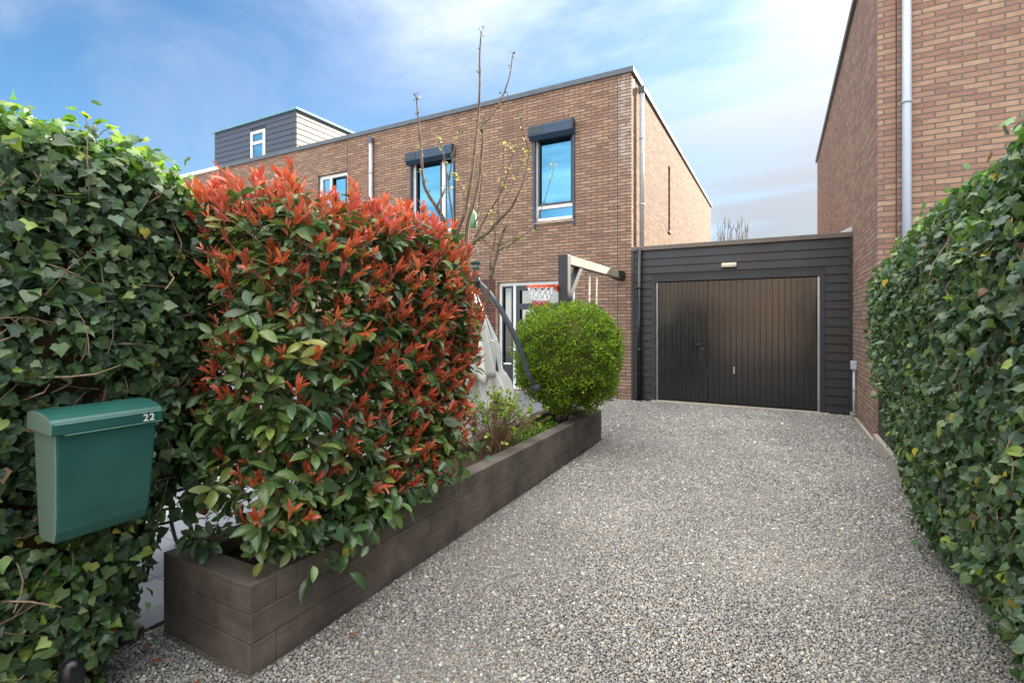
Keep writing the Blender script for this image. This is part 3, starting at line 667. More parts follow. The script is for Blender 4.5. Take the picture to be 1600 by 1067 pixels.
# ================================================================ RIGHT HOUSE
RH = thing('brick_house', 'tall reddish brick house on the right with pale grey downpipe, rising behind the ivy', 'house', (3, 8, 0))
rx = .98; ry = 6.85
m = MB(); m.add([(rx, ry, 0), (rx, 16.6, 0), (rx, 16.6, TOP), (rx, ry, TOP)], [(0, 1, 2, 3)]); m.add([(rx, ry, 0), (8, ry, 0), (8, ry, TOP), (rx, ry, TOP)], [(3, 2, 1, 0)]); m.add([(rx, 16.6, 0), (8, 16.6, 0), (8, 16.6, TOP), (rx, 16.6, TOP)], [(0, 1, 2, 3)]); m.add([(8, ry, 0), (8, 16.6, 0), (8, 16.6, TOP), (8, ry, TOP)], [(0, 1, 2, 3)]); m.add([(rx, ry, TOP), (8, ry, TOP), (8, 16.6, TOP), (rx, 16.6, TOP)], [(0, 1, 2, 3)])
m.build('wall', M['brick_right'], RH)
trim(RH, rx, 8, ry, 16.6, TOP, 'trim_dark', 'FL')
m = MB(); m.box((1.142, ry-.003, 0), (1.153, ry+.01, TOP-.03)); m.build('expansion_joint', M['black'], RH)
downpipe(RH, 1.228, ry-.07, .1, 5.9, .042, 'pvc_light', (.9, 3.78, 2.2, 5.0), False)
m = MB(); m.box((rx-.035, ry-.01, -.03), (rx-.002, 8.97, .07)); m.build('plinth', M['concrete'], RH, bevel=.01)
m = MB(); m.tube([(rx-.035, 8.5, -.02), (rx-.035, 8.5, .76)], .016, 10); pp = m.build('utility_pipe', M['pvc'], RH)
m = MB(); m.box((rx-.075, 8.46, .74), (rx-.004, 8.54, .86)); m.build('junction_box', M['pvc'], pp, bevel=.008)
m = MB(); m.box((rx-.055, 8.47, .1), (rx-.004, 8.53, .115)); m.box((rx-.055, 8.47, .45), (rx-.004, 8.53, .465)); build_each(m, 'clip', M['alu'], pp)

# ---- the house across the street, behind the camera: seen in the garage door and the panes
OH = thing('brick_house', 'pale brick house across the street, seen only as a reflection in the garage door', 'house', (-2, -15, 0))
m = MB(); wall_holes(m, -13, 10, 0, 5.6, [(x, x+1.5, z, z+1.3) for x in (-11, -7, -3, 1, 5) for z in (.9, 3.6)], -15, -.2, 'Y', 1); m.add([(-13, -15, 5.6), (10, -15, 5.6), (10, -22, 5.6), (-13, -22, 5.6)], [(0, 1, 2, 3)]); m.build('wall', M['brick_pale'], OH, fix=False)
m = MB(); m.box((-12.9, -21.9, .05), (9.9, -15.22, 5.5)); m.build('inner_wall', M['room'], OH)
# ================================================================ RIGHT FENCE
F = thing('fence', 'dark panel fence with concrete kickboard under the right-hand ivy', 'fence', (1, 3, 0))
m = MB()
for k in range(6):
    z0 = .17+k*.30
    m.box((.985, -1.5, z0), (1.02, 6.83, z0+.292))
m.build('panel', M['panel'], F, bevel=.003)
m = MB()
for k in range(1, 6): m.box((.982, -1.5, .17+k*.30-.008), (1.01, 6.83, .17+k*.30)); 
m.build('joint_strip', M['alu'], F)
for y in (6.75, 4.9, 3.05, 1.2, -.65):
    m = MB(); m.box((1.022, y-.04, 0), (1.09, y+.04, 1.95)); m.build('post', M['dark_wood'], F)
for y0, y1 in ((5.0, 6.82), (3.15, 4.994), (1.3, 3.144), (-1.5, 1.294)):
    m = MB(); m.box((.935, y0, -.03), (.98, y1, .165)); m.build('kickboard', M['concrete'], F, bevel=.006)

# ================================================================ IVY HEDGES
IVYC = [lin(68, 95, 60), lin(85, 112, 70), lin(102, 128, 82), lin(74, 101, 78), lin(124, 148, 98), lin(56, 80, 56), lin(146, 170, 80), lin(186, 172, 64), lin(132, 100, 68)]
def ivy(parent, v, q, dens, keep, stemn, weights=(18, 22, 18, 16, 8, 14, 4, .7, 1.2), size=(.024, .051), sway=.05, topbias=True):
    P, n = sample(v, q, dens, keep)
    # patches where leaves thin out and the stems show
    gap = np.array([noise.noise(Vector(p)*3.6+Vector((9, 2, 4)))+.5*noise.noise(Vector(p)*8) for p in P])
    kp = (gap < .42) | (RNG.random(len(P)) < .35); P, n, gap = P[kp], n[kp], gap[kp]; N = len(P)
    off = RNG.gamma(2.0, .015, N)-.015; up = np.array([0, 0, 1.0])
    P2 = P+n*off[:, None]+RNG.normal(0, .012, (N, 3))
    inb = (P2[:, 1] > .55) & (P2[:, 1] < 1.05) & (P2[:, 2] > .68) & (P2[:, 2] < 1.22) & (P2[:, 0] > np.where(P2[:, 1] > .66, -2.21, -2.19)) & (P2[:, 0] < -1.8)
    P, P2, n, off, gap = P[~inb], P2[~inb], n[~inb], off[~inb], gap[~inb]; N = len(P)
    nn = nrmz(n*.95+up*RNG.uniform(.0, .9, (N, 1))+RNG.normal(0, .34, (N, 3)))
    tip = -up*RNG.uniform(.3, 1.0, (N, 1))+n*RNG.uniform(-.05, .4, (N, 1))+RNG.normal(0, .55, (N, 3))
    sz = RNG.uniform(*size, N)*np.where(RNG.random(N) < .12, 1.25, 1)
    c = pick(IVYC, N, weights, .2)
    young = (n[:, 2] > .35) & (RNG.random(N) < .5); c[young] = pick([lin(96, 134, 52), lin(122, 156, 58), lin(78, 118, 50)], int(young.sum()), None, .15)
    hk = RNG.random(N) < .28; wd = RNG.uniform(.85, 1.2, N)
    fo = leaf_mesh('foliage', [(kk, P2[q_], tip[q_], nn[q_], sz[q_], c[q_], wd[q_]) for kk, q_ in (('ivy', ~hk), ('heart', hk))], M['ivy'], parent)
    st = MB(); Ps, ns = sample(v, q, stemn/2.0, keep)
    for i in range(len(Ps)):
        if ns[i][2] > .35 or Ps[i][2] > 1.9 or Ps[i][2] < .25 or abs(ns[i][1]) > .6: continue
        p0 = Vector(Ps[i]); nv = Vector(ns[i]); t = nv.cross(Vector((random.uniform(-1, 1), random.uniform(-1, 1), random.uniform(-1, 1)))).normalized()
        t = (t+Vector((0, 0, random.choice((-.7, .5, .9))))).normalized(); L = random.uniform(.08, .28); pts = []
        sdv = t.cross(nv); cv = random.uniform(-.5, .5)
        for k in range(5):
            s = k/4; pts.append(p0+t*L*s+sdv*cv*L*s*s+nv*(.008+.03*math.sin(s*3.1)*random.uniform(.3, 1.4)))
        st.tube(pts, [random.uniform(.0014, .0034)]*4+[.0015], 4, False)
    st.build('stem', M['ivy_twig'], parent, fix=False)['kind'] = 'stuff'
    return fo
IL = thing('ivy_hedge', 'tall ivy hedge on the left behind the green mailbox', 'hedge', (-2.6, 0, 0))
ILf = IL
def warpL(p):
    z = p.z; k = max(0, min(1, (1.25-z)/.9)); y = p.y
    if y > 0: y = y*(1-k*.20)
    x = p.x
    if x > -2.45: x -= .085*math.exp(-((y-.82)/.30)**4-((z-.92)/.36)**4)
    if z > 1.4: x -= (z-1.4)*.04 if x > -2.4 else 0
    return (x, y, z+.05*math.sin(p.y*5+1))
v, q = superbox((-2.68, -.12, 1.06), (.50, 1.47, 1.08), 7, 30, .06, 2.2, warpL)
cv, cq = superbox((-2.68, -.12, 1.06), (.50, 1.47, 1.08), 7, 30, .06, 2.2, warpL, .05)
def par0(o, parent): o.parent = parent; o.matrix_parent_inverse = Matrix.Translation(-Vector(parent.location)); return o
_rm = raw_mesh
def raw_mesh(name, V, F, lt, mat, parent, UVs=None, C=None, smooth=False):
    o = _rm(name, V, F, lt, mat, parent, UVs, C, smooth)
    if parent is not None and parent.type == 'EMPTY': cw(o)
    return o
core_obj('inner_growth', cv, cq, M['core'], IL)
ivy(IL, v, q, 3400, lambda P, n: (n[:, 0] > -.5), 240)
# a young shoot on top
IR = thing('ivy_hedge', 'ivy hedge covering the fence along the right of the driveway', 'hedge', (1.1, 2.5, 0))
def warpR(p):
    x, y, z = p; ymax = 6.12 if z > 1.05 else 4.35+1.68*z
    yy = y if y < 3 else 3+(y-3)*(ymax-3)/(6.12-3)
    xx = x
    if x < 1.1: xx = x+.06*max(0, (.5-z))*0+(.10*max(0, z-1.6)) - .05*max(0, 1-yy/3)
    return (xx, yy, z+.05*(5.5-yy)*.8)
v, q = superbox((1.14, 2.5, 1.06), (.34, 3.62, 1.00), 7, 46, .06, 2.2, warpR)
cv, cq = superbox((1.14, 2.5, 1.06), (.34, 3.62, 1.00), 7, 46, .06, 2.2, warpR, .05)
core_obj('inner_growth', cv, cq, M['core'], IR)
ivy(IR, v, q, 2500, lambda P, n: (P[:, 1] > .3) & (n[:, 0] < .6), 110, (20, 24, 14, 20, 6, 16, 2.5, .8, .8), (.027, .056))

# ================================================================ PLANTER
PL = thing('planter', 'long raised planter of stacked brown timber sleepers beside the gravel', 'planter', (-2.2, 3.5, 0))
px0, px1, py0, py1 = -2.50, -1.87, 1.27, 5.78; th = .13
m = MB(); cuts = [[2.72, 4.55], [2.45, 4.35], [2.75, 4.05]]
for i in range(3):
    z0 = -.03 if i == 0 else i*.12; z1 = (i+1)*.12-.0012; e = [0, .0015, -.001][i]
    ys = [py0]+cuts[i]+[py1]
    for a, b in zip(ys[:-1], ys[1:]):
        rr = random.uniform(-.002, .002)
        ya = a+.0015 if a != py0 else a; 
        if a == py0 and i % 2 == 0: ya = py0+.12+.002
        m.box((px1-th, ya, z0), (px1+e+rr, b-.0015, z1)); m.box((px0-e, ya, z0), (px0+th, b-.0015, z1-.001))
    xa, xb = (px0, px1) if i % 2 == 0 else (px0+th+.002, px1-th-.002)
    m.box((xa-e, py0+e, z0), (xb+(e if i % 2 == 0 else 0), py0+.12, z1-.0005)); m.box((px0+th+.001, py1-.12, z0), (px1-th-.001, py1-.002, z1))
m.build('timber_wall', M['sleeper'], PL, bevel=.005)
sb = MB(); nx, ny = 8, 60
vs = [(px0+th-.005+(px1-px0-2*th+.01)*i/nx, py0+.115+(py1-py0-.23)*j/ny, .285+.03*noise.noise(Vector((i*.9, j*.7, 0)))) for j in range(ny+1) for i in range(nx+1)]
sb.add(vs, [(j*(nx+1)+i, j*(nx+1)+i+1, (j+1)*(nx+1)+i+1, (j+1)*(nx+1)+i) for j in range(ny) for i in range(nx)], True); sb.build('soil', M['soil'], PL)
KB = MB(); KB.box((-3.2, 1.12, -.03), (-2.53, 1.21, .045)); tag(KB.build('timber_edging', M['sleeper'], bevel=.008), 'low dark timber edging between the planter and the left ivy', 'edging')

def sprig():
    T = thing('ivy_shoot', 'yellow-green young ivy shoot standing up from the top of the left hedge', 'shoot', (-2.35, .93, 2.15))
    b = Vector((-2.35, .93, 2.10)); m = MB(); pos = []; tip = []
    for ex, ey, ez in ((.0, .04, .13), (-.06, -.06, .12), (.04, .10, .11), (-.02, -.01, .15), (.02, .16, .08)):
        m.tube([b, b+Vector((ex*.4, ey*.4, ez*.6)), b+Vector((ex*.6, ey*.6, ez*.75))], [.003, .002, .0015], 5)
        for k in range(3): pos.append(b+Vector((ex*.6, ey*.6, ez*.75))); tip.append((ex*2+random.gauss(0, .6), ey*4+random.gauss(0, .6), random.uniform(-.1, .3)))
    m.build('stem', M['ivy_twig'], T); P = np.array([tuple(p) for p in pos]); N = len(P)
    leaf_mesh('leaf', [('heart', P, np.array(tip), RNG.normal(0, .4, (N, 3))+np.array([.3, 0, 1]), RNG.uniform(.03, .045, N), pick([lin(150, 172, 60), lin(120, 150, 50)], N), np.ones(N))], M['ivy'], T)
sprig()
def fallen():
    tv, tf, tu = leaf_template('oval'); src = None
    for i, (x, y) in enumerate([(-2.28, 1.10), (-2.12, 1.02), (-2.42, 1.16), (-1.98, 1.13), (-1.70, 1.62), (.74, 4.6), (.80, 5.5)]):
        if src is None:
            q_ = MB(); q_.add([tuple(p*.05) for p in tv], [tuple(f) for f in tf], True); o = src = q_.build('fallen_leaf', M['dead'], fix=False)
        else: o = src.copy(); COL.objects.link(o)
        o.location = (x, y, .022); o.rotation_euler = (random.uniform(-.3, .3), random.uniform(-.3, .3), random.uniform(0, 6))
        where = ['at the middle of the short end of the planter', 'nearest the camera by the short planter end', 'between the planter and the low timber edging', 'just in front of the near corner of the planter', 'along the long side of the planter', 'beside the right-hand ivy', 'beside the kickboard near the brick wall'][i]
        tag(o, 'dry brown leaf on the gravel '+where, 'leaf', 'dry leaves on the gravel')
fallen()
# ================================================================ PHOTINIA
PH = thing('photinia_shrub', 'big shrub with fiery red new leaves over green, in the front of the planter', 'shrub', (-2.15, 1.9, .3))
PC = Vector((-2.20, 2.07, 1.20)); PHH = (.43, .81, .79)
def warpP(p):
    x, y, z = p
    if z < 1.2 and y > 2.1: y -= .36*(1.2-z)*(y-2.1)/.78
    return (x, y, z)
def photinia():
    v, q = superbox(PC, PHH, 7.5, 26, .055, 2.4, warpP)
    def keep(P, n):   # crown opens at the near bottom corner, where the trunk shows
        lowcut = .56+.0*P[:, 1]
        lo = (P[:, 2] < .74-.25*np.clip(P[:, 1]-1.4, 0, 1)) & (P[:, 1] < 1.9) & (P[:, 0] < -1.88) & (RNG.random(len(P)) < .8)
        bot = (n[:, 2] < -.6) & (RNG.random(len(P)) < .6)
        back = (P[:, 0] < -2.5) & (RNG.random(len(P)) < .5)
        return ~(lo | bot | back)
    P, n = sample(v, q, 420, keep); kk_ = (P[:, 1] > 2.15) | (RNG.random(len(P)) < .74); P, n = P[kk_], n[kk_]; N = len(P); up = np.array([0, 0, 1.0])
    P = P+n*RNG.uniform(-.09, .05, (N, 1)); top = P[:, 2] > 1.9; P[top] += up*RNG.uniform(-.05, .07, (int(top.sum()), 1))
    d = nrmz(n*.65+up*RNG.uniform(.5, 1.2, (N, 1))+RNG.normal(0, .25, (N, 3)))
    # chance of a red tuft: high on top, on the driveway side and far end; low at the lower near corner
    hz = np.clip((P[:, 2]-.5)/1.6, 0, 1); yy = np.clip((P[:, 1]-1.25)/1.3, 0, 1)
    pr = np.clip(.24+.8*hz**1.7+.85*yy, 0, .98); cl_ = np.array([noise.noise(Vector(p)*3.2+Vector((3, 7, 1))) for p in P]); red = RNG.random(N) < np.clip(pr+cl_*.55*(1-hz**3), 0, .97); shs = RNG.lognormal(0, .2, N)
    G = []; stems = MB()
    GR = [lin(78, 106, 60), lin(96, 124, 66), lin(64, 92, 56), lin(108, 136, 72), lin(142, 158, 82), lin(76, 108, 80), lin(176, 166, 84)]
    RD = [lin(212, 98, 66), lin(216, 120, 82), lin(190, 76, 62), lin(212, 136, 100), lin(156, 70, 58), lin(196, 106, 90)]
    TOPR = [lin(210, 98, 92), lin(226, 122, 104), lin(196, 76, 80), lin(222, 128, 96), lin(214, 100, 76)]
    def whorl(idx, cnt, spread, kind, lo, hi, cols, along, wts, jit=.15, droop=0.0, wd=(.85, 1.15)):
        M_ = len(idx)
        if M_ == 0: return
        dd = np.repeat(d[idx], cnt, 0); pp = np.repeat(P[idx], cnt, 0); K = M_*cnt
        r = nrmz(RNG.normal(size=(K, 3))); side = nrmz(r-dd*np.sum(r*dd, 1, keepdims=True))
        al = RNG.uniform(along[0], along[1], (K, 1)); sp = RNG.uniform(spread[0], spread[1], (K, 1))
        tip = nrmz(dd*(1-sp)+side*sp-up*droop*RNG.uniform(0, 1, (K, 1))); pos = pp+dd*al+side*.004
        nn = nrmz(dd*.8-side*.4+RNG.normal(0, .25, (K, 3)))
        shoot = np.repeat(pick(cols, M_, wts, .08), cnt, 0); ind = pick(cols, K, wts, jit); c = shoot*.6+ind*.4
        G.append((kind, pos, tip, nn, RNG.uniform(lo, hi, K)*np.repeat(shs[idx], cnt), c, RNG.uniform(*wd, K)))
    ids = np.arange(N); ri = ids[red]; gi = ids[~red]
    tp = P[ri][:, 2] > 1.88
    whorl(ri[~tp], 9, (.10, .52), 'narrow', .030, .062, RD, (-.025, .03), [26, 22, 20, 12, 12, 8], wd=(.75, 1.15))
    whorl(ri[tp], 10, (.10, .5), 'narrow', .034, .066, TOPR+TOPR+RD[:2], (-.03, .035), None, wd=(.75, 1.2))
    whorl(ri, 5, (.55, .95), 'oval', .048, .082, GR, (-.09, -.03), [22, 22, 20, 12, 7, 14, 3], droop=.35)
    whorl(gi, 7, (.45, .95), 'oval', .05, .085, GR, (-.09, .01), [22, 22, 20, 14, 9, 14, 3], droop=.45)
    # inner leaves
    v2, q2 = superbox(PC, PHH, 7.5, 20, .055, 2.4, warpP, .13); P2, n2 = sample(v2, q2, 520, keep); K = len(P2); P2 = P2+n2*RNG.uniform(-.14, .03, (K, 1))
    G.append(('oval', P2, RNG.normal(0, .7, (K, 3))-up*.3+n2*.3, nrmz(n2+up*.5+RNG.normal(0, .5, (K, 3))), RNG.uniform(.06, .095, K), pick(GR[:4], K, None, .2), RNG.uniform(.9, 1.2, K)))
    # hanging sprays: over the sleepers and at the near left corner
    SP = []
    for (x, y, z, k) in [(-1.80, 1.62, .44, 24), (-1.76, 1.85, .48, 26), (-1.76, 2.05, .52, 20), (-2.5, 1.18, .70, 26), (-2.62, 1.12, .84, 26), (-1.8, 1.55, .5, 20), (-2.62, 1.30, .78, 26), (-2.7, 1.22, .95, 22), (-2.55, 1.3, .62, 16), (-2.35, 1.35, .8, 14), (-1.78, 2.3, .52, 18), (-1.8, 2.7, .6, 16), (-2.1, 1.35, .72, 14), (-2.8, 1.3, 1.15, 24), (-2.8, 1.35, 1.4, 20)]:
        for i in range(k): SP.append((x+random.gauss(0, .08), y+random.gauss(0, .09), z+random.gauss(0, .07)))
    SP = np.array(SP); K = len(SP)
    G.append(('oval', SP, RNG.normal(0, .5, (K, 3))+np.array([.25, -.25, -.55]), nrmz(RNG.normal(0, .4, (K, 3))+np.array([.4, -.4, .7])), RNG.uniform(.06, .10, K), pick(GR, K, [22, 22, 20, 12, 6, 14, 1], .15), RNG.uniform(.9, 1.2, K)))
    leaf_mesh('foliage', G, M['photinia'], PH)
    for i in range(0, N, 2):
        p = Vector(P[i]); dv = Vector(d[i]); inn = (Vector(PC)-p).normalized()
        stems.tube([p+dv*.02, p-dv*.09, p-dv*.16+inn*.09], [.0016, .0024, .0032], 4, False)
    stems.build('twig', M['twig'], PH, fix=False)
    tr = MB(); base = Vector((-2.18, 1.62, .27))
    for (ex, ey, ez, r) in [(-2.2, 1.75, 1.2, .026), (-2.0, 2.1, 1.3, .024), (-2.3, 2.4, 1.25, .022), (-2.45, 1.6, 1.0, .018), (-1.95, 1.75, .95, .016), (-2.1, 2.8, 1.2, .02), (-2.55, 1.38, .85, .012), (-1.85, 2.5, 1.1, .018)]:
        e = Vector((ex, ey, ez)); b0 = base+Vector((random.uniform(-.07, .07), random.uniform(-.1, .2), 0)); mid = b0.lerp(e, .5)+Vector((random.uniform(-.06, .06), random.uniform(-.06, .06), .06))
        tr.tube([b0, b0.lerp(mid, .5)+Vector((0, 0, .05)), mid, e, e+Vector((0, .05, .5))], [r, r*.9, r*.75, r*.55, r*.25], 8)
    tr.build('trunk', M['bark'], PH)
photinia()

# ================================================================ ROUND SHRUB
def ball():
    T = thing('round_shrub', 'clipped rounded shrub with bright yellow-green leaves at the far end of the planter', 'shrub', (-2.1, 5.2, .3))
    C = (-2.06, 5.2, 1.03)
    v, q = superbox(C, (.56, .56, .56), 2.35, 24, .07, 4)
    P, n = sample(v, q, 8500, lambda P, n: (n[:, 1] < .65)); N = len(P); up = np.array([0, 0, 1.0])
    dent = np.array([noise.noise(Vector(p)*9) for p in P]); P = P+n*(RNG.uniform(-.09, .02, N)+.10*dent)[:, None]
    base = [lin(112, 142, 26), lin(130, 158, 34), lin(90, 124, 28), lin(150, 170, 50), lin(70, 102, 30)]
    c = pick(base, N, [26, 24, 22, 12, 12], .15)
    brown = (dent < -.42) & (RNG.random(N) < .2); c[brown] = pick([lin(110, 80, 66)], int(brown.sum()))
    leaf_mesh('foliage', [('tiny', P, nrmz(n+up*.5+RNG.normal(0, .6, (N, 3))), nrmz(n+up*.4+RNG.normal(0, .6, (N, 3))), RNG.uniform(.017, .032, N), c, RNG.uniform(.8, 1.2, N))], M['small_leaf'], T)
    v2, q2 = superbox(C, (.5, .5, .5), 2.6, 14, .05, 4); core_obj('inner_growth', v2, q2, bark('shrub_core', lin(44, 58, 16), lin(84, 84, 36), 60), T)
    tr = MB()
    for k in range(7):
        a = k*.9; tr.tube([(-2.14+.05*math.cos(a), 5.15+.05*math.sin(a), .27), (-2.14+.18*math.cos(a), 5.15+.18*math.sin(a), .62), (-2.14+.3*math.cos(a), 5.15+.3*math.sin(a), .95)], [.014, .011, .007], 6)
    tr.build('trunk', M['bark'], T)
ball()
# ================================================================ HYDRANGEA and low plants
def hydrangea():
    T = thing('hydrangea_shrub', 'low shrub of bare tan stems with fresh green tufts in the planter', 'shrub', (-2.15, 3.75, .29))
    st = MB(); pos = []; tips = []
    for k in range(120):
        a = random.uniform(0, 2*math.pi); rad = random.random()**.7; L = random.uniform(.32, .62)
        e = Vector((math.cos(a)*.36*rad, math.sin(a)*.62*rad, L*(1-.35*rad))); b = Vector((-2.17+random.gauss(0, .05), 3.75+random.gauss(0, .09), .28))
        m_ = b+e*.5+Vector((0, 0, .05))-Vector((e.x, e.y, 0))*.12
        st.tube([b, b.lerp(m_, .5), m_, b+e], [.004, .0036, .003, .0022], 4, False)
        if random.random() < .8: pos.append(b+e); tips.append((e.normalized()+Vector((0, 0, .6))).normalized())
        for s in range(random.randint(0, 2)):
            w0 = b+e*random.uniform(.55, .85); ee = w0+Vector((random.gauss(0, .05), random.gauss(0, .07), random.uniform(.05, .14))); st.tube([w0, ee], [.0024, .0016], 4, False)
            if random.random() < .75: pos.append(ee); tips.append(Vector((0, 0, 1)))
    st.build('stem', M['twig'], T, fix=False)
    P = np.repeat(np.array([tuple(p) for p in pos]), 7, 0); Dn = np.repeat(np.array([tuple(p) for p in tips]), 7, 0); K = len(P)
    side = nrmz(RNG.normal(size=(K, 3))); tip = Dn*.6+side*.8
    leaf_mesh('leaf', [('oval', P, tip, nrmz(Dn-side*.4), RNG.uniform(.018, .042, K), pick([lin(110, 140, 40), lin(138, 162, 50), lin(84, 118, 38), lin(160, 176, 70)], K), RNG.uniform(1.2, 1.8, K))], M['small_leaf'], T)
hydrangea()
def groundcover():
    pts = RNG.uniform([-2.33, 4.0], [-2.02, 5.0], (2600, 2)); keep = RNG.random(2600) < .9; pts = pts[keep]; N = len(pts)
    z = .30+RNG.random(N)*.05+np.array([.05*noise.noise(Vector((p[0]*6, p[1]*6, 0))) for p in pts]); P = np.concatenate([pts, z[:, None]], 1)
    o = leaf_mesh('ground_cover', [('tiny', P, RNG.normal(0, .6, (N, 3))+np.array([0, 0, .5]), RNG.normal(0, .4, (N, 3))+np.array([0, 0, 1.0]), RNG.uniform(.015, .035, N), pick([lin(96, 128, 34), lin(70, 104, 34), lin(124, 150, 52)], N), np.ones(N))], M['small_leaf'], None)
    tag(o, 'low green ground cover on the soil in front of the round shrub', 'plants', kind='stuff')
groundcover()
sk = MB(); c = Vector((-2.12, 3.02, 0)); sk.lathe([(.035, .1), (.037, .5), (.036, .60), (.030, .62), (.008, .635)], (c.x, c.y, 0), 12); tag(sk.build('stake', M['stone_post']), 'short pale wooden stake in the planter beside the red shrub', 'stake')

# ================================================================ CHERRY TREE
def cherry():
    T = thing('cherry_tree', 'slender bare young tree with opening pale buds behind the red shrub', 'tree', (-2.35, 3.45, .29))
    D = 4.15
    br = [  # pixel chain, radius start, end, depth shift start, end
        ([(712, 705), (716, 640), (724, 590), (740, 541), (758, 487), (764, 449), (770, 419), (779, 387), (783, 368), (792, 350)], .017, .008, -.1, .15),
        ([(724, 590), (706, 500), (706, 440), (717, 413), (732, 394), (742, 375), (751, 371), (766, 360), (779, 344), (796, 328), (807, 309), (819, 281), (824, 255), (828, 236), (819, 214), (813, 184)], .02, .003, -.1, .1),
        ([(706, 480), (700, 420), (712, 366), (717, 354), (727, 334), (732, 302), (738, 268), (742, 227), (747, 190), (750, 130), (749, 90), (752, 50)], .018, .004, 0, -.1),
        ([(718, 412), (728, 385), (731, 345), (740, 319), (747, 292), (751, 255), (755, 218), (752, 192)], .014, .006, 0, .1),
        ([(752, 205), (755, 195), (770, 180), (785, 153), (797, 120), (801, 86)], .008, .0035, 0, .15),
        ([(704, 430), (697, 350), (683, 325), (671, 308), (661, 289), (659, 250), (656, 215), (650, 150)], .014, .004, 0, -.2),
        ([(683, 323), (695, 297)], .007, .006, -.1, -.1),
        ([(709, 360), (706, 330), (702, 307), (701, 285), (693, 242), (686, 217)], .007, .0035, 0, .05),
        ([(701, 283), (706, 255), (712, 216)], .005, .003, .05, 0),
        ([(742, 372), (751, 354), (766, 328), (779, 309), (789, 285), (798, 255), (802, 232)], .007, .003, 0, -.15),
        ([(777, 334), (779, 311), (783, 274), (789, 227)], .004, .002, -.1, -.1),
        ([(729, 318), (721, 296), (710, 274)], .004, .002, .1, .1),
        ([(742, 350), (746, 341), (751, 296), (755, 270)], .005, .003, .1, .1),
        ([(783, 382), (800, 376), (818, 368), (835, 354), (850, 317), (866, 261)], .004, .002, .1, .3),
        ([(779, 344), (782, 320), (800, 290), (812, 260), (822, 238)], .004, .002, .1, .2),
        ([(766, 422), (767, 400), (775, 370), (770, 335)], .004, .002, 0, -.1),
        ([(751, 371), (775, 395), (800, 380), (812, 372)], .003, .0015, 0, -.1)]
    tr = MB(); lm = MB(); bud = []; bd = []
    for bi, (ch, r0, r1, s0, s1) in enumerate(br):
        n = len(ch); pts = [at(x, y, D+s0+(s1-s0)*i/(n-1)) for i, (x, y) in enumerate(ch)]
        # smooth
        fine = []
        for i in range(n-1):
            for k in range(3): fine.append(pts[i].lerp(pts[i+1], k/3))
        fine.append(pts[-1]); sm = [fine[0]]+[(fine[i-1]+fine[i]*2+fine[i+1])/4 for i in range(1, len(fine)-1)]+[fine[-1]]
        rs = [1.45*(r0+(r1-r0)*(i/(len(sm)-1))**.8)*random.uniform(.93, 1.1) for i in range(len(sm))]
        (tr if bi < 1 else lm).tube(sm, rs, 7)
        tipn = 14
        for k in range(tipn): bud.append(sm[-1]+Vector([random.gauss(0, .016) for _ in range(3)])); bd.append((sm[-1]-sm[-2]).normalized())
        for i in range(max(2, len(sm)//3), len(sm)-1):
            for k in range(3):
                if random.random() < .38:
                    p = sm[i].lerp(sm[i+1], random.random()); o = Vector([random.gauss(0, 1) for _ in range(3)]).normalized()
                    spur = p+o*random.uniform(.008, .02); lm.tube([p, spur], [.0025, .0018], 4, False)
                    for _ in range(random.choice((2, 3, 6))): bud.append(spur+Vector([random.gauss(0, .006) for _ in range(3)])); bd.append(o)
    tr.build('trunk', M['bark'], T); lm.build('branch', M['bark'], T, fix=False)
    P = np.array([tuple(p) for p in bud]); Dn = np.array([tuple(p) for p in bd]); N = len(P)
    hi = P[:, 2] > 3.0
    c = pick([lin(146, 142, 92), lin(124, 122, 76), lin(172, 166, 122), lin(102, 98, 60)], N); c[hi] = pick([lin(84, 84, 50), lin(110, 108, 58), lin(70, 60, 46)], int(hi.sum()))
    leaf_mesh('bud', [('tiny', P, nrmz(Dn+RNG.normal(0, .7, (N, 3))), RNG.normal(0, 1, (N, 3)), RNG.uniform(.011, .027, N), c, RNG.uniform(.8, 1.4, N))], M['small_leaf'], T)
cherry()
def feeder():
    b = at(742.5, 445, 4.25); T = thing('bird_feeder', 'clear tube bird feeder with green lid hanging from the bare tree', 'bird feeder', tuple(b))
    m = MB(); m.lathe([(.030, .045), (.034, .05), (.034, .17), (.030, .175)], b, 16); m.build('tube', M['feeder_tube'], T)
    m = MB(); m.lathe([(.040, .172), (.042, .18), (.038, .20), (.012, .21)], b, 16); m.lathe([(.036, .13), (.038, .132), (.038, .142), (.036, .145)], b, 16); m.build('lid', M['feeder_cap'], T)
    m = MB(); m.lathe([(.030, .0), (.042, .006), (.042, .028), (.034, .045)], b, 16); m.build('tray', M['knuckle'], T)
    m = MB(); t = Vector(b); m.tube([t+Vector((-.035, 0, .19)), t+Vector((-.03, 0, .27)), t+Vector((-.0, 0, .36)), t+Vector((.03, 0, .27)), t+Vector((.035, 0, .19))], .0015, 5); m.build('hanger', M['alu'], T)
    b = at(738.5, 357, 4.3); T = thing('feeder_pouch', 'pale green plastic pouch tied among the branches above the bird feeder', 'pouch', tuple(b))
    m = MB(); m.lathe([(.012, 0), (.036, .012), (.040, .06), (.036, .12), (.010, .16)], b, 12); m.build('pouch', M['pouch'], T)
    m = MB(); m.tube([b+Vector((0, 0, .158)), b+Vector((.01, 0, .2))], .003, 5); m.build('tie', M['cord_white'], T)
feeder()

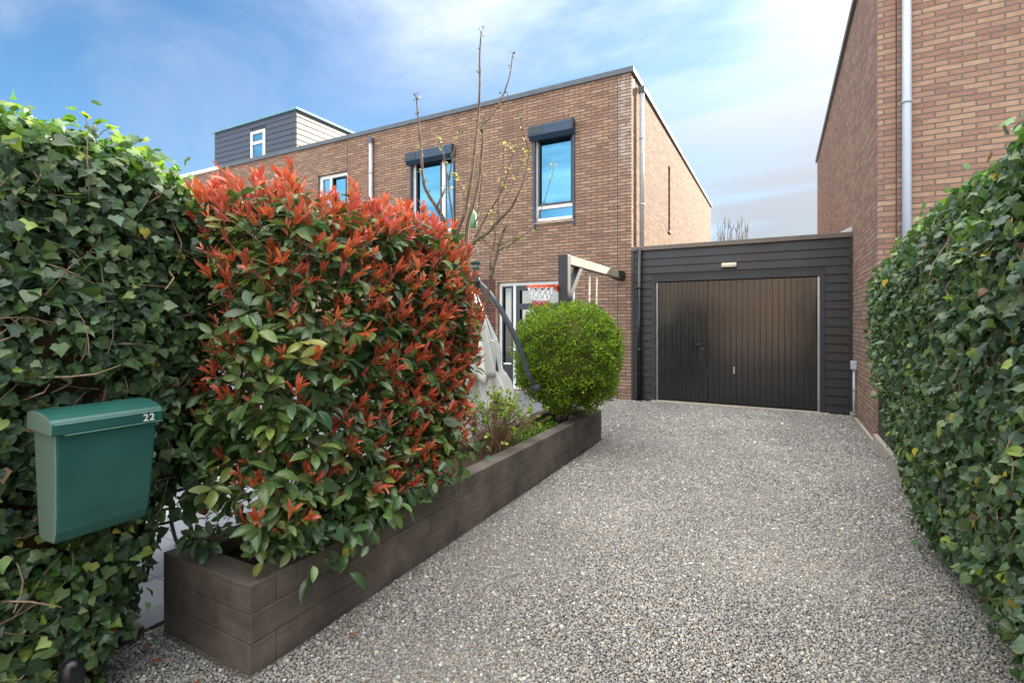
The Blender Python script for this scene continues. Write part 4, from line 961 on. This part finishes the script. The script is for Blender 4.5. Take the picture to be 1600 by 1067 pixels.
# ================================================================ MAILBOX
def mailbox():
    T = thing('mailbox', 'green plastic mailbox numbered 22 mounted in front of the left ivy hedge', 'mailbox', (-2.06, .86, .9))
    xf, xb, ya, yb = -1.99, -2.15, .70, .99
    # body: tapers towards a rounded bottom, profile in X/Z swept along Y
    prof = [(xf, 1.075), (xf-.006, .95), (xf-.020, .80), (xf-.030, .745), (xf-.045, .708), (xb+.02, .703), (xb+.004, .72), (xb, .78), (xb, 1.075)]
    m = MB(); n = len(prof); rows = []
    for y, k in ((ya, .0), (yb, .0)):
        rows.append([(x, y+(.012 if y == ya else -.012)*max(0, (1.07-z)/.35), z) for x, z in prof])
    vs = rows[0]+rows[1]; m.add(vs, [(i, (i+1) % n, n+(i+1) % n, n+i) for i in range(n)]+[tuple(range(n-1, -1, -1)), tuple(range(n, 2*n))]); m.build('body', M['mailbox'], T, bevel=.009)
    # lid
    pl = [(xf+.012, 1.062), (xf+.014, 1.100), (xf+.004, 1.112), (xf-.03, 1.124), (xf-.07, 1.132), (xb+.03, 1.134), (xb-.006, 1.126), (xb-.008, 1.07)]
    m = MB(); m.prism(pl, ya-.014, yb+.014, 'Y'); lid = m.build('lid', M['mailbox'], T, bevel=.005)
    m = MB(); m.box((xf+.0125, ya-.006, 1.096), (xf+.0155, yb+.008, 1.099)); m.box((xf+.012, ya+.02, 1.060), (xf+.0145, yb+.01, 1.0625)); m.build('lid_edge', simple('lid_edge', lin(120, 160, 150), .4), lid)
    m = MB(); m.box((xf-.002, ya+.17, .78), (xf+.0005, ya+.174, 1.06)); 
    cu = bpy.data.curves.new('number', 'FONT'); cu.body = '22'; cu.size = .034; cu.extrude = .0006; cu.space_character = 1.15; cu.offset = .0006
    to = bpy.data.objects.new('number_text', cu); COL.objects.link(to); bpy.context.view_layer.update()
    me = bpy.data.meshes.new_from_object(to.evaluated_get(bpy.context.evaluated_depsgraph_get())); bpy.data.objects.remove(to)
    o = bpy.data.objects.new('house_number', me); me.materials.clear(); me.materials.append(M['white']); COL.objects.link(o); o.parent = lid
    o.matrix_parent_inverse = Matrix.Translation(-Vector(T.location)) ; o.matrix_world = Matrix.Identity(4)
    o.matrix_basis = Matrix.Translation((xf+.0160, yb-.052, 1.068)) @ Matrix.Rotation(R(90), 4, 'Z') @ Matrix.Rotation(R(90), 4, 'X')
    o.matrix_parent_inverse = Matrix.Identity(4)
mailbox()
m = MB(); m.lathe([(.034, 0), (.034, .27), (.030, .30), (.018, .318), (.004, .322)], (-2.03, .755, 0), 16); tag(m.build('post', M['black']), 'short black round-topped post poking out of the ivy below the mailbox', 'post')

# ================================================================ GARDEN CHAIR
def chair():
    b = Vector((-3.2, 1.62, .012)); T = thing('garden_chair', 'black wrought-iron garden chair on the patio behind the mailbox', 'chair', tuple(b), 0)
    m = MB(); m.lathe([(.20, .44), (.215, .445), (.215, .462), (.20, .467)], b, 28); m.build('seat', M['black'], T)
    for k in range(4):
        a = R(45+90*k); d = Vector((math.cos(a), math.sin(a), 0)); m = MB()
        m.tube([b+d*.19+Vector((0, 0, .44)), b+d*.16+Vector((0, 0, .36)), b+d*.13+Vector((0, 0, .27)), b+d*.15+Vector((0, 0, .16)), b+d*.21+Vector((0, 0, .05)), b+d*.25+Vector((0, 0, 0))], .0115, 8); m.build('leg', M['black'], T)
    m = MB(); ring = [b+Vector((math.cos(t)*.13, math.sin(t)*.13, .26)) for t in [i*2*math.pi/16 for i in range(17)]]; m.tube(ring, .008, 6); m.build('stretcher', M['black'], T)
    m = MB(); arc = [b+Vector((-.2*math.cos(t)*1.0, .05+.0*t, .45))+Vector((0, .14, .48*math.sin(t))) for t in [math.pi*i/12 for i in range(13)]]; m.tube(arc, .0115, 8)
    for x in (-.08, 0, .08): m.tube([b+Vector((x, .19, .46)), b+Vector((x*.9, .19, .86))], .007, 6)
    m.build('backrest', M['black'], T)
chair()
# ================================================================ PARASOL
def parasol():
    D = 5.05; T = thing('parasol', 'folded cream cantilever parasol with curved grey arms between the red and the round shrub', 'parasol', tuple(at(838, 640, D)*1.0)[:2]+(.0,))
    A = lambda x, y, d=0: at(x, y, D+d)
    m = MB(); ch = [(728, 424), (745, 438), (764, 458), (784, 486), (802, 520), (816, 555), (826, 585), (836, 604)]; m.tube([A(*c) for c in ch], [.024, .026, .027, .028, .028, .027, .026, .025], 12); m.build('arm', M['ptube'], T)
    m = MB(); e = A(837, 606); m.tube([e+Vector((0, 0, .03)), e+Vector((.02, 0, -.03))], .045, 14); m.tube([e+Vector((-.05, 0, 0)), e+Vector((.05, 0, 0))], .03, 12); m.build('joint', M['knuckle'], T, bevel=.004)
    e = A(741, 450, .5); m = MB(); m.tube([e+Vector((0, 0, .1)), Vector((e.x, e.y, .05))], .026, 12); m.build('pole', M['ptube'], T)
    m = MB(); m.box((e.x-.4, e.y-.3, .013), (e.x+.3, e.y+.3, .07)); m.build('base', M['concrete'], T, bevel=.01)
    m = MB(); ch = [(738, 432), (741, 455), (750, 482), (762, 515), (770, 548), (776, 580)]; m.tube([A(*c, .06) for c in ch], .022, 10); m.build('strut', M['ptube'], T)
    m = MB(); m.box(tuple(A(738, 447)-Vector((.06, .06, .05))), tuple(A(738, 447)+Vector((.06, .06, .09)))); m.build('hub', M['knuckle'], T, bevel=.015)
    # cloth: folded canopy, a pleated body of revolution hanging from the hub
    def cloth(cx, topy, boty, half0, half1, name, dd, lean, bw=None):
        n = 84; rows = 16; vs = []; fs = []
        for i in range(rows+1):
            s = i/rows; c = A(cx+lean*s, topy+(boty-topy)*s, dd); r = half0+(half1-half0)*s**.8
            if bw: r *= 1-.28*math.exp(-((s-bw)/.07)**2)
            for k in range(n):
                t = 2*math.pi*k/n; q_ = r*(1+(.34*(1-2*abs(math.sin(t*3.5+.6*math.sin(s*2)+cx)))*.8+.08*math.sin(t*13+s*3))*min(1, s*3)); vs.append(c+Vector((math.cos(t)*q_, math.sin(t)*q_*.8, .03*math.sin(t*5)*s)))
        for i in range(rows):
            for k in range(n): fs.append((i*n+k, i*n+(k+1) % n, (i+1)*n+(k+1) % n, (i+1)*n+k))
        mm = MB(); mm.add(vs, fs, True); o = mm.build(name, M['canvas'], T); md = o.modifiers.new('t', 'SOLIDIFY'); md.thickness = .004; return o
    cloth(742, 462, 640, .03, .27, 'canopy', .1, 24, .62)
    cloth(736, 455, 592, .03, .20, 'canopy_flap', -.12, 2)
    m = MB(); c = A(757, 531, .06); m.tube([c+Vector((math.cos(t)*.14, math.sin(t)*.115-.02, .01*math.sin(3*t))) for t in [i*2*math.pi/20 for i in range(21)]], .007, 5); m.tube([c+Vector((.14, -.08, 0)), c+Vector((.2, -.1, -.03))], .006, 5); m.build('tie', M['cord_white'], T)
parasol()
# ================================================================ SWING FRAME
def swing():
    T = thing('swing_post', 'dark timber swing post with weathered beam reaching back to the house', 'swing post', (-2.53, 6.24, 0))
    m = MB(); m.box((-2.60, 6.18, 0), (-2.465, 6.30, 2.31)); m.build('post', M['dark_wood'], T, bevel=.006)
    m = MB(); m.box((-2.59, 6.302, 2.185), (-2.468, 8.62, 2.308)); m.build('beam', M['grey_wood'], T, bevel=.006)
    m = MB(); m.box((-2.60, 8.60, 2.17), (-2.455, 8.98, 2.32)); m.build('beam_end', M['dark_wood'], T, bevel=.006)
    m = MB(); a_, b_ = Vector((-2.53, 6.30, 1.72)), Vector((-2.53, 6.78, 2.2)); w_ = .05
    dr = (b_-a_).normalized(); nr = Vector((0, -dr.z, dr.y))
    m.add([a_+Vector((s*w_, 0, 0))+nr*t*.045+dr*(0 if e == 0 else 0)+(Vector((0, 0, 0)) if e == 0 else (b_-a_)) for e in (0, 1) for s, t in ((-1, -1), (1, -1), (1, 1), (-1, 1))], [(0, 1, 2, 3), (4, 5, 6, 7), (0, 1, 5, 4), (1, 2, 6, 5), (2, 3, 7, 6), (3, 0, 4, 7)]); m.build('brace', M['dark_wood'], T, bevel=.004)
    for y in (7.24, 7.58):
        m = MB(); m.tube([(-2.53, y, 2.183), (-2.53, y, 2.11)], .006, 6); m.tube([(-2.53, y-.02, 2.12), (-2.53, y+.02, 2.12)], .008, 6); o = m.build('hook', M['alu'], T)
    S_ = thing('swing', 'pale rope swing hanging under the weathered beam, behind the round shrub', 'swing', (-2.53, 7.41, .5))
    for y in (7.24, 7.58):
        m = MB(); m.tube([(-2.53, y, 2.108), (-2.53, y, .52)], .013, 8)
        m.tube([(-2.53, y, 1.83), (-2.53, y, 1.80)], .018, 8); m.build('rope', M['rope'], S_)
    m = MB(); m.box((-2.62, 7.2, .49), (-2.44, 7.62, .52)); m.build('seat', M['grey_wood'], S_, bevel=.004)
    Hh = thing('basketball_hoop', 'small orange basketball hoop with a white and red net on the swing post', 'basketball hoop', (-2.86, 6.12, 1.85))
    c = Vector((-2.80, 6.06, 1.885)); r = .185; ring = [c+Vector((r*math.cos(t), r*math.sin(t), 0)) for t in [i*2*math.pi/28 for i in range(29)]]
    m = MB(); m.tube(ring, .012, 8); m.tube([c+Vector((r*.9, .02, 0)), c+Vector((.22, .14, 0))], .011, 6); m.tube([c+Vector((r*.8, .1, 0)), c+Vector((.22, .16, 0))], .011, 6); m.box((-2.63, 6.15, 1.82), (-2.602, 6.27, 1.91)); m.build('ring', M['orange'], Hh)
    def net(z0, z1, r0, r1, nm, mat, off=0):
        mm = MB(); n = 12; rows = 3
        for i in range(rows):
            for k in range(n):
                for sg in (.5, -.5):
                    t0 = 2*math.pi*(k+(i+off) % 2*.5)/n; t1 = t0+sg*2*math.pi/n; s0 = i/rows; s1 = (i+1)/rows; ra, rb = r0+(r1-r0)*s0, r0+(r1-r0)*s1
                    mm.tube([c+Vector((ra*math.cos(t0), ra*math.sin(t0), z0+(z1-z0)*s0)), c+Vector((rb*math.cos(t1), rb*math.sin(t1), z0+(z1-z0)*s1))], .005, 4, False)
        mm.build(nm, M[mat], Hh, fix=False)
    net(-.01, -.19, .178, .115, 'upper_net', 'cord_white'); net(-.19, -.30, .115, .10, 'lower_net', 'cord_red', 1)
swing()
# ================================================================ FAR POPLARS
def poplars():
    T = thing('poplar_tree', 'bare upright tree far beyond the garage, left one of the pair', 'tree', (-5.9, 66, 0), group='bare trees beyond the garage')
    def mk(nm, k, seed):
        random.seed(seed); m = MB()
        for i in range(k):
            x = random.uniform(-1.1, 1.1); hgt = 13.6+random.uniform(-1.2, 1.0)-abs(x)*.5; pts = []; ph = random.uniform(0, 6)
            for s in range(9): t = s/8; pts.append((x*(.25+.75*min(1, t*2.0))+.10*math.sin(ph+t*9), random.uniform(-.3, .3)*t, .3+hgt*t))
            m.tube(pts, [.12-.09*s/8 for s in range(9)], 5)
            for b in range(12):
                t = random.uniform(.6, .97); p = Vector(pts[int(t*8)]); m.tube([p, p+Vector((random.uniform(-.35, .35), 0, random.uniform(.6, 1.3)))], [.04, .02], 4, False)
        o = bpy.data.objects.new(nm, None)
        return m
    m = mk("a", 8, 3)
    c = _pb(m, 'crown', M['far_bark'], T)
    t = MB(); t.tube([(0, 0, -.1), (0, 0, 3.5)], [.3, .2], 8); tk = _pb(t, 'trunk', M['far_bark'], T)
    T2 = T.copy(); COL.objects.link(T2); T2.location = (-3.7, 66.6, 0); T2.rotation_euler = (0, 0, 2.6); T2['label'] = 'bare upright tree far beyond the garage, right one of the pair'
    for o in (c, tk): d = o.copy(); COL.objects.link(d); d.parent = T2
poplars()
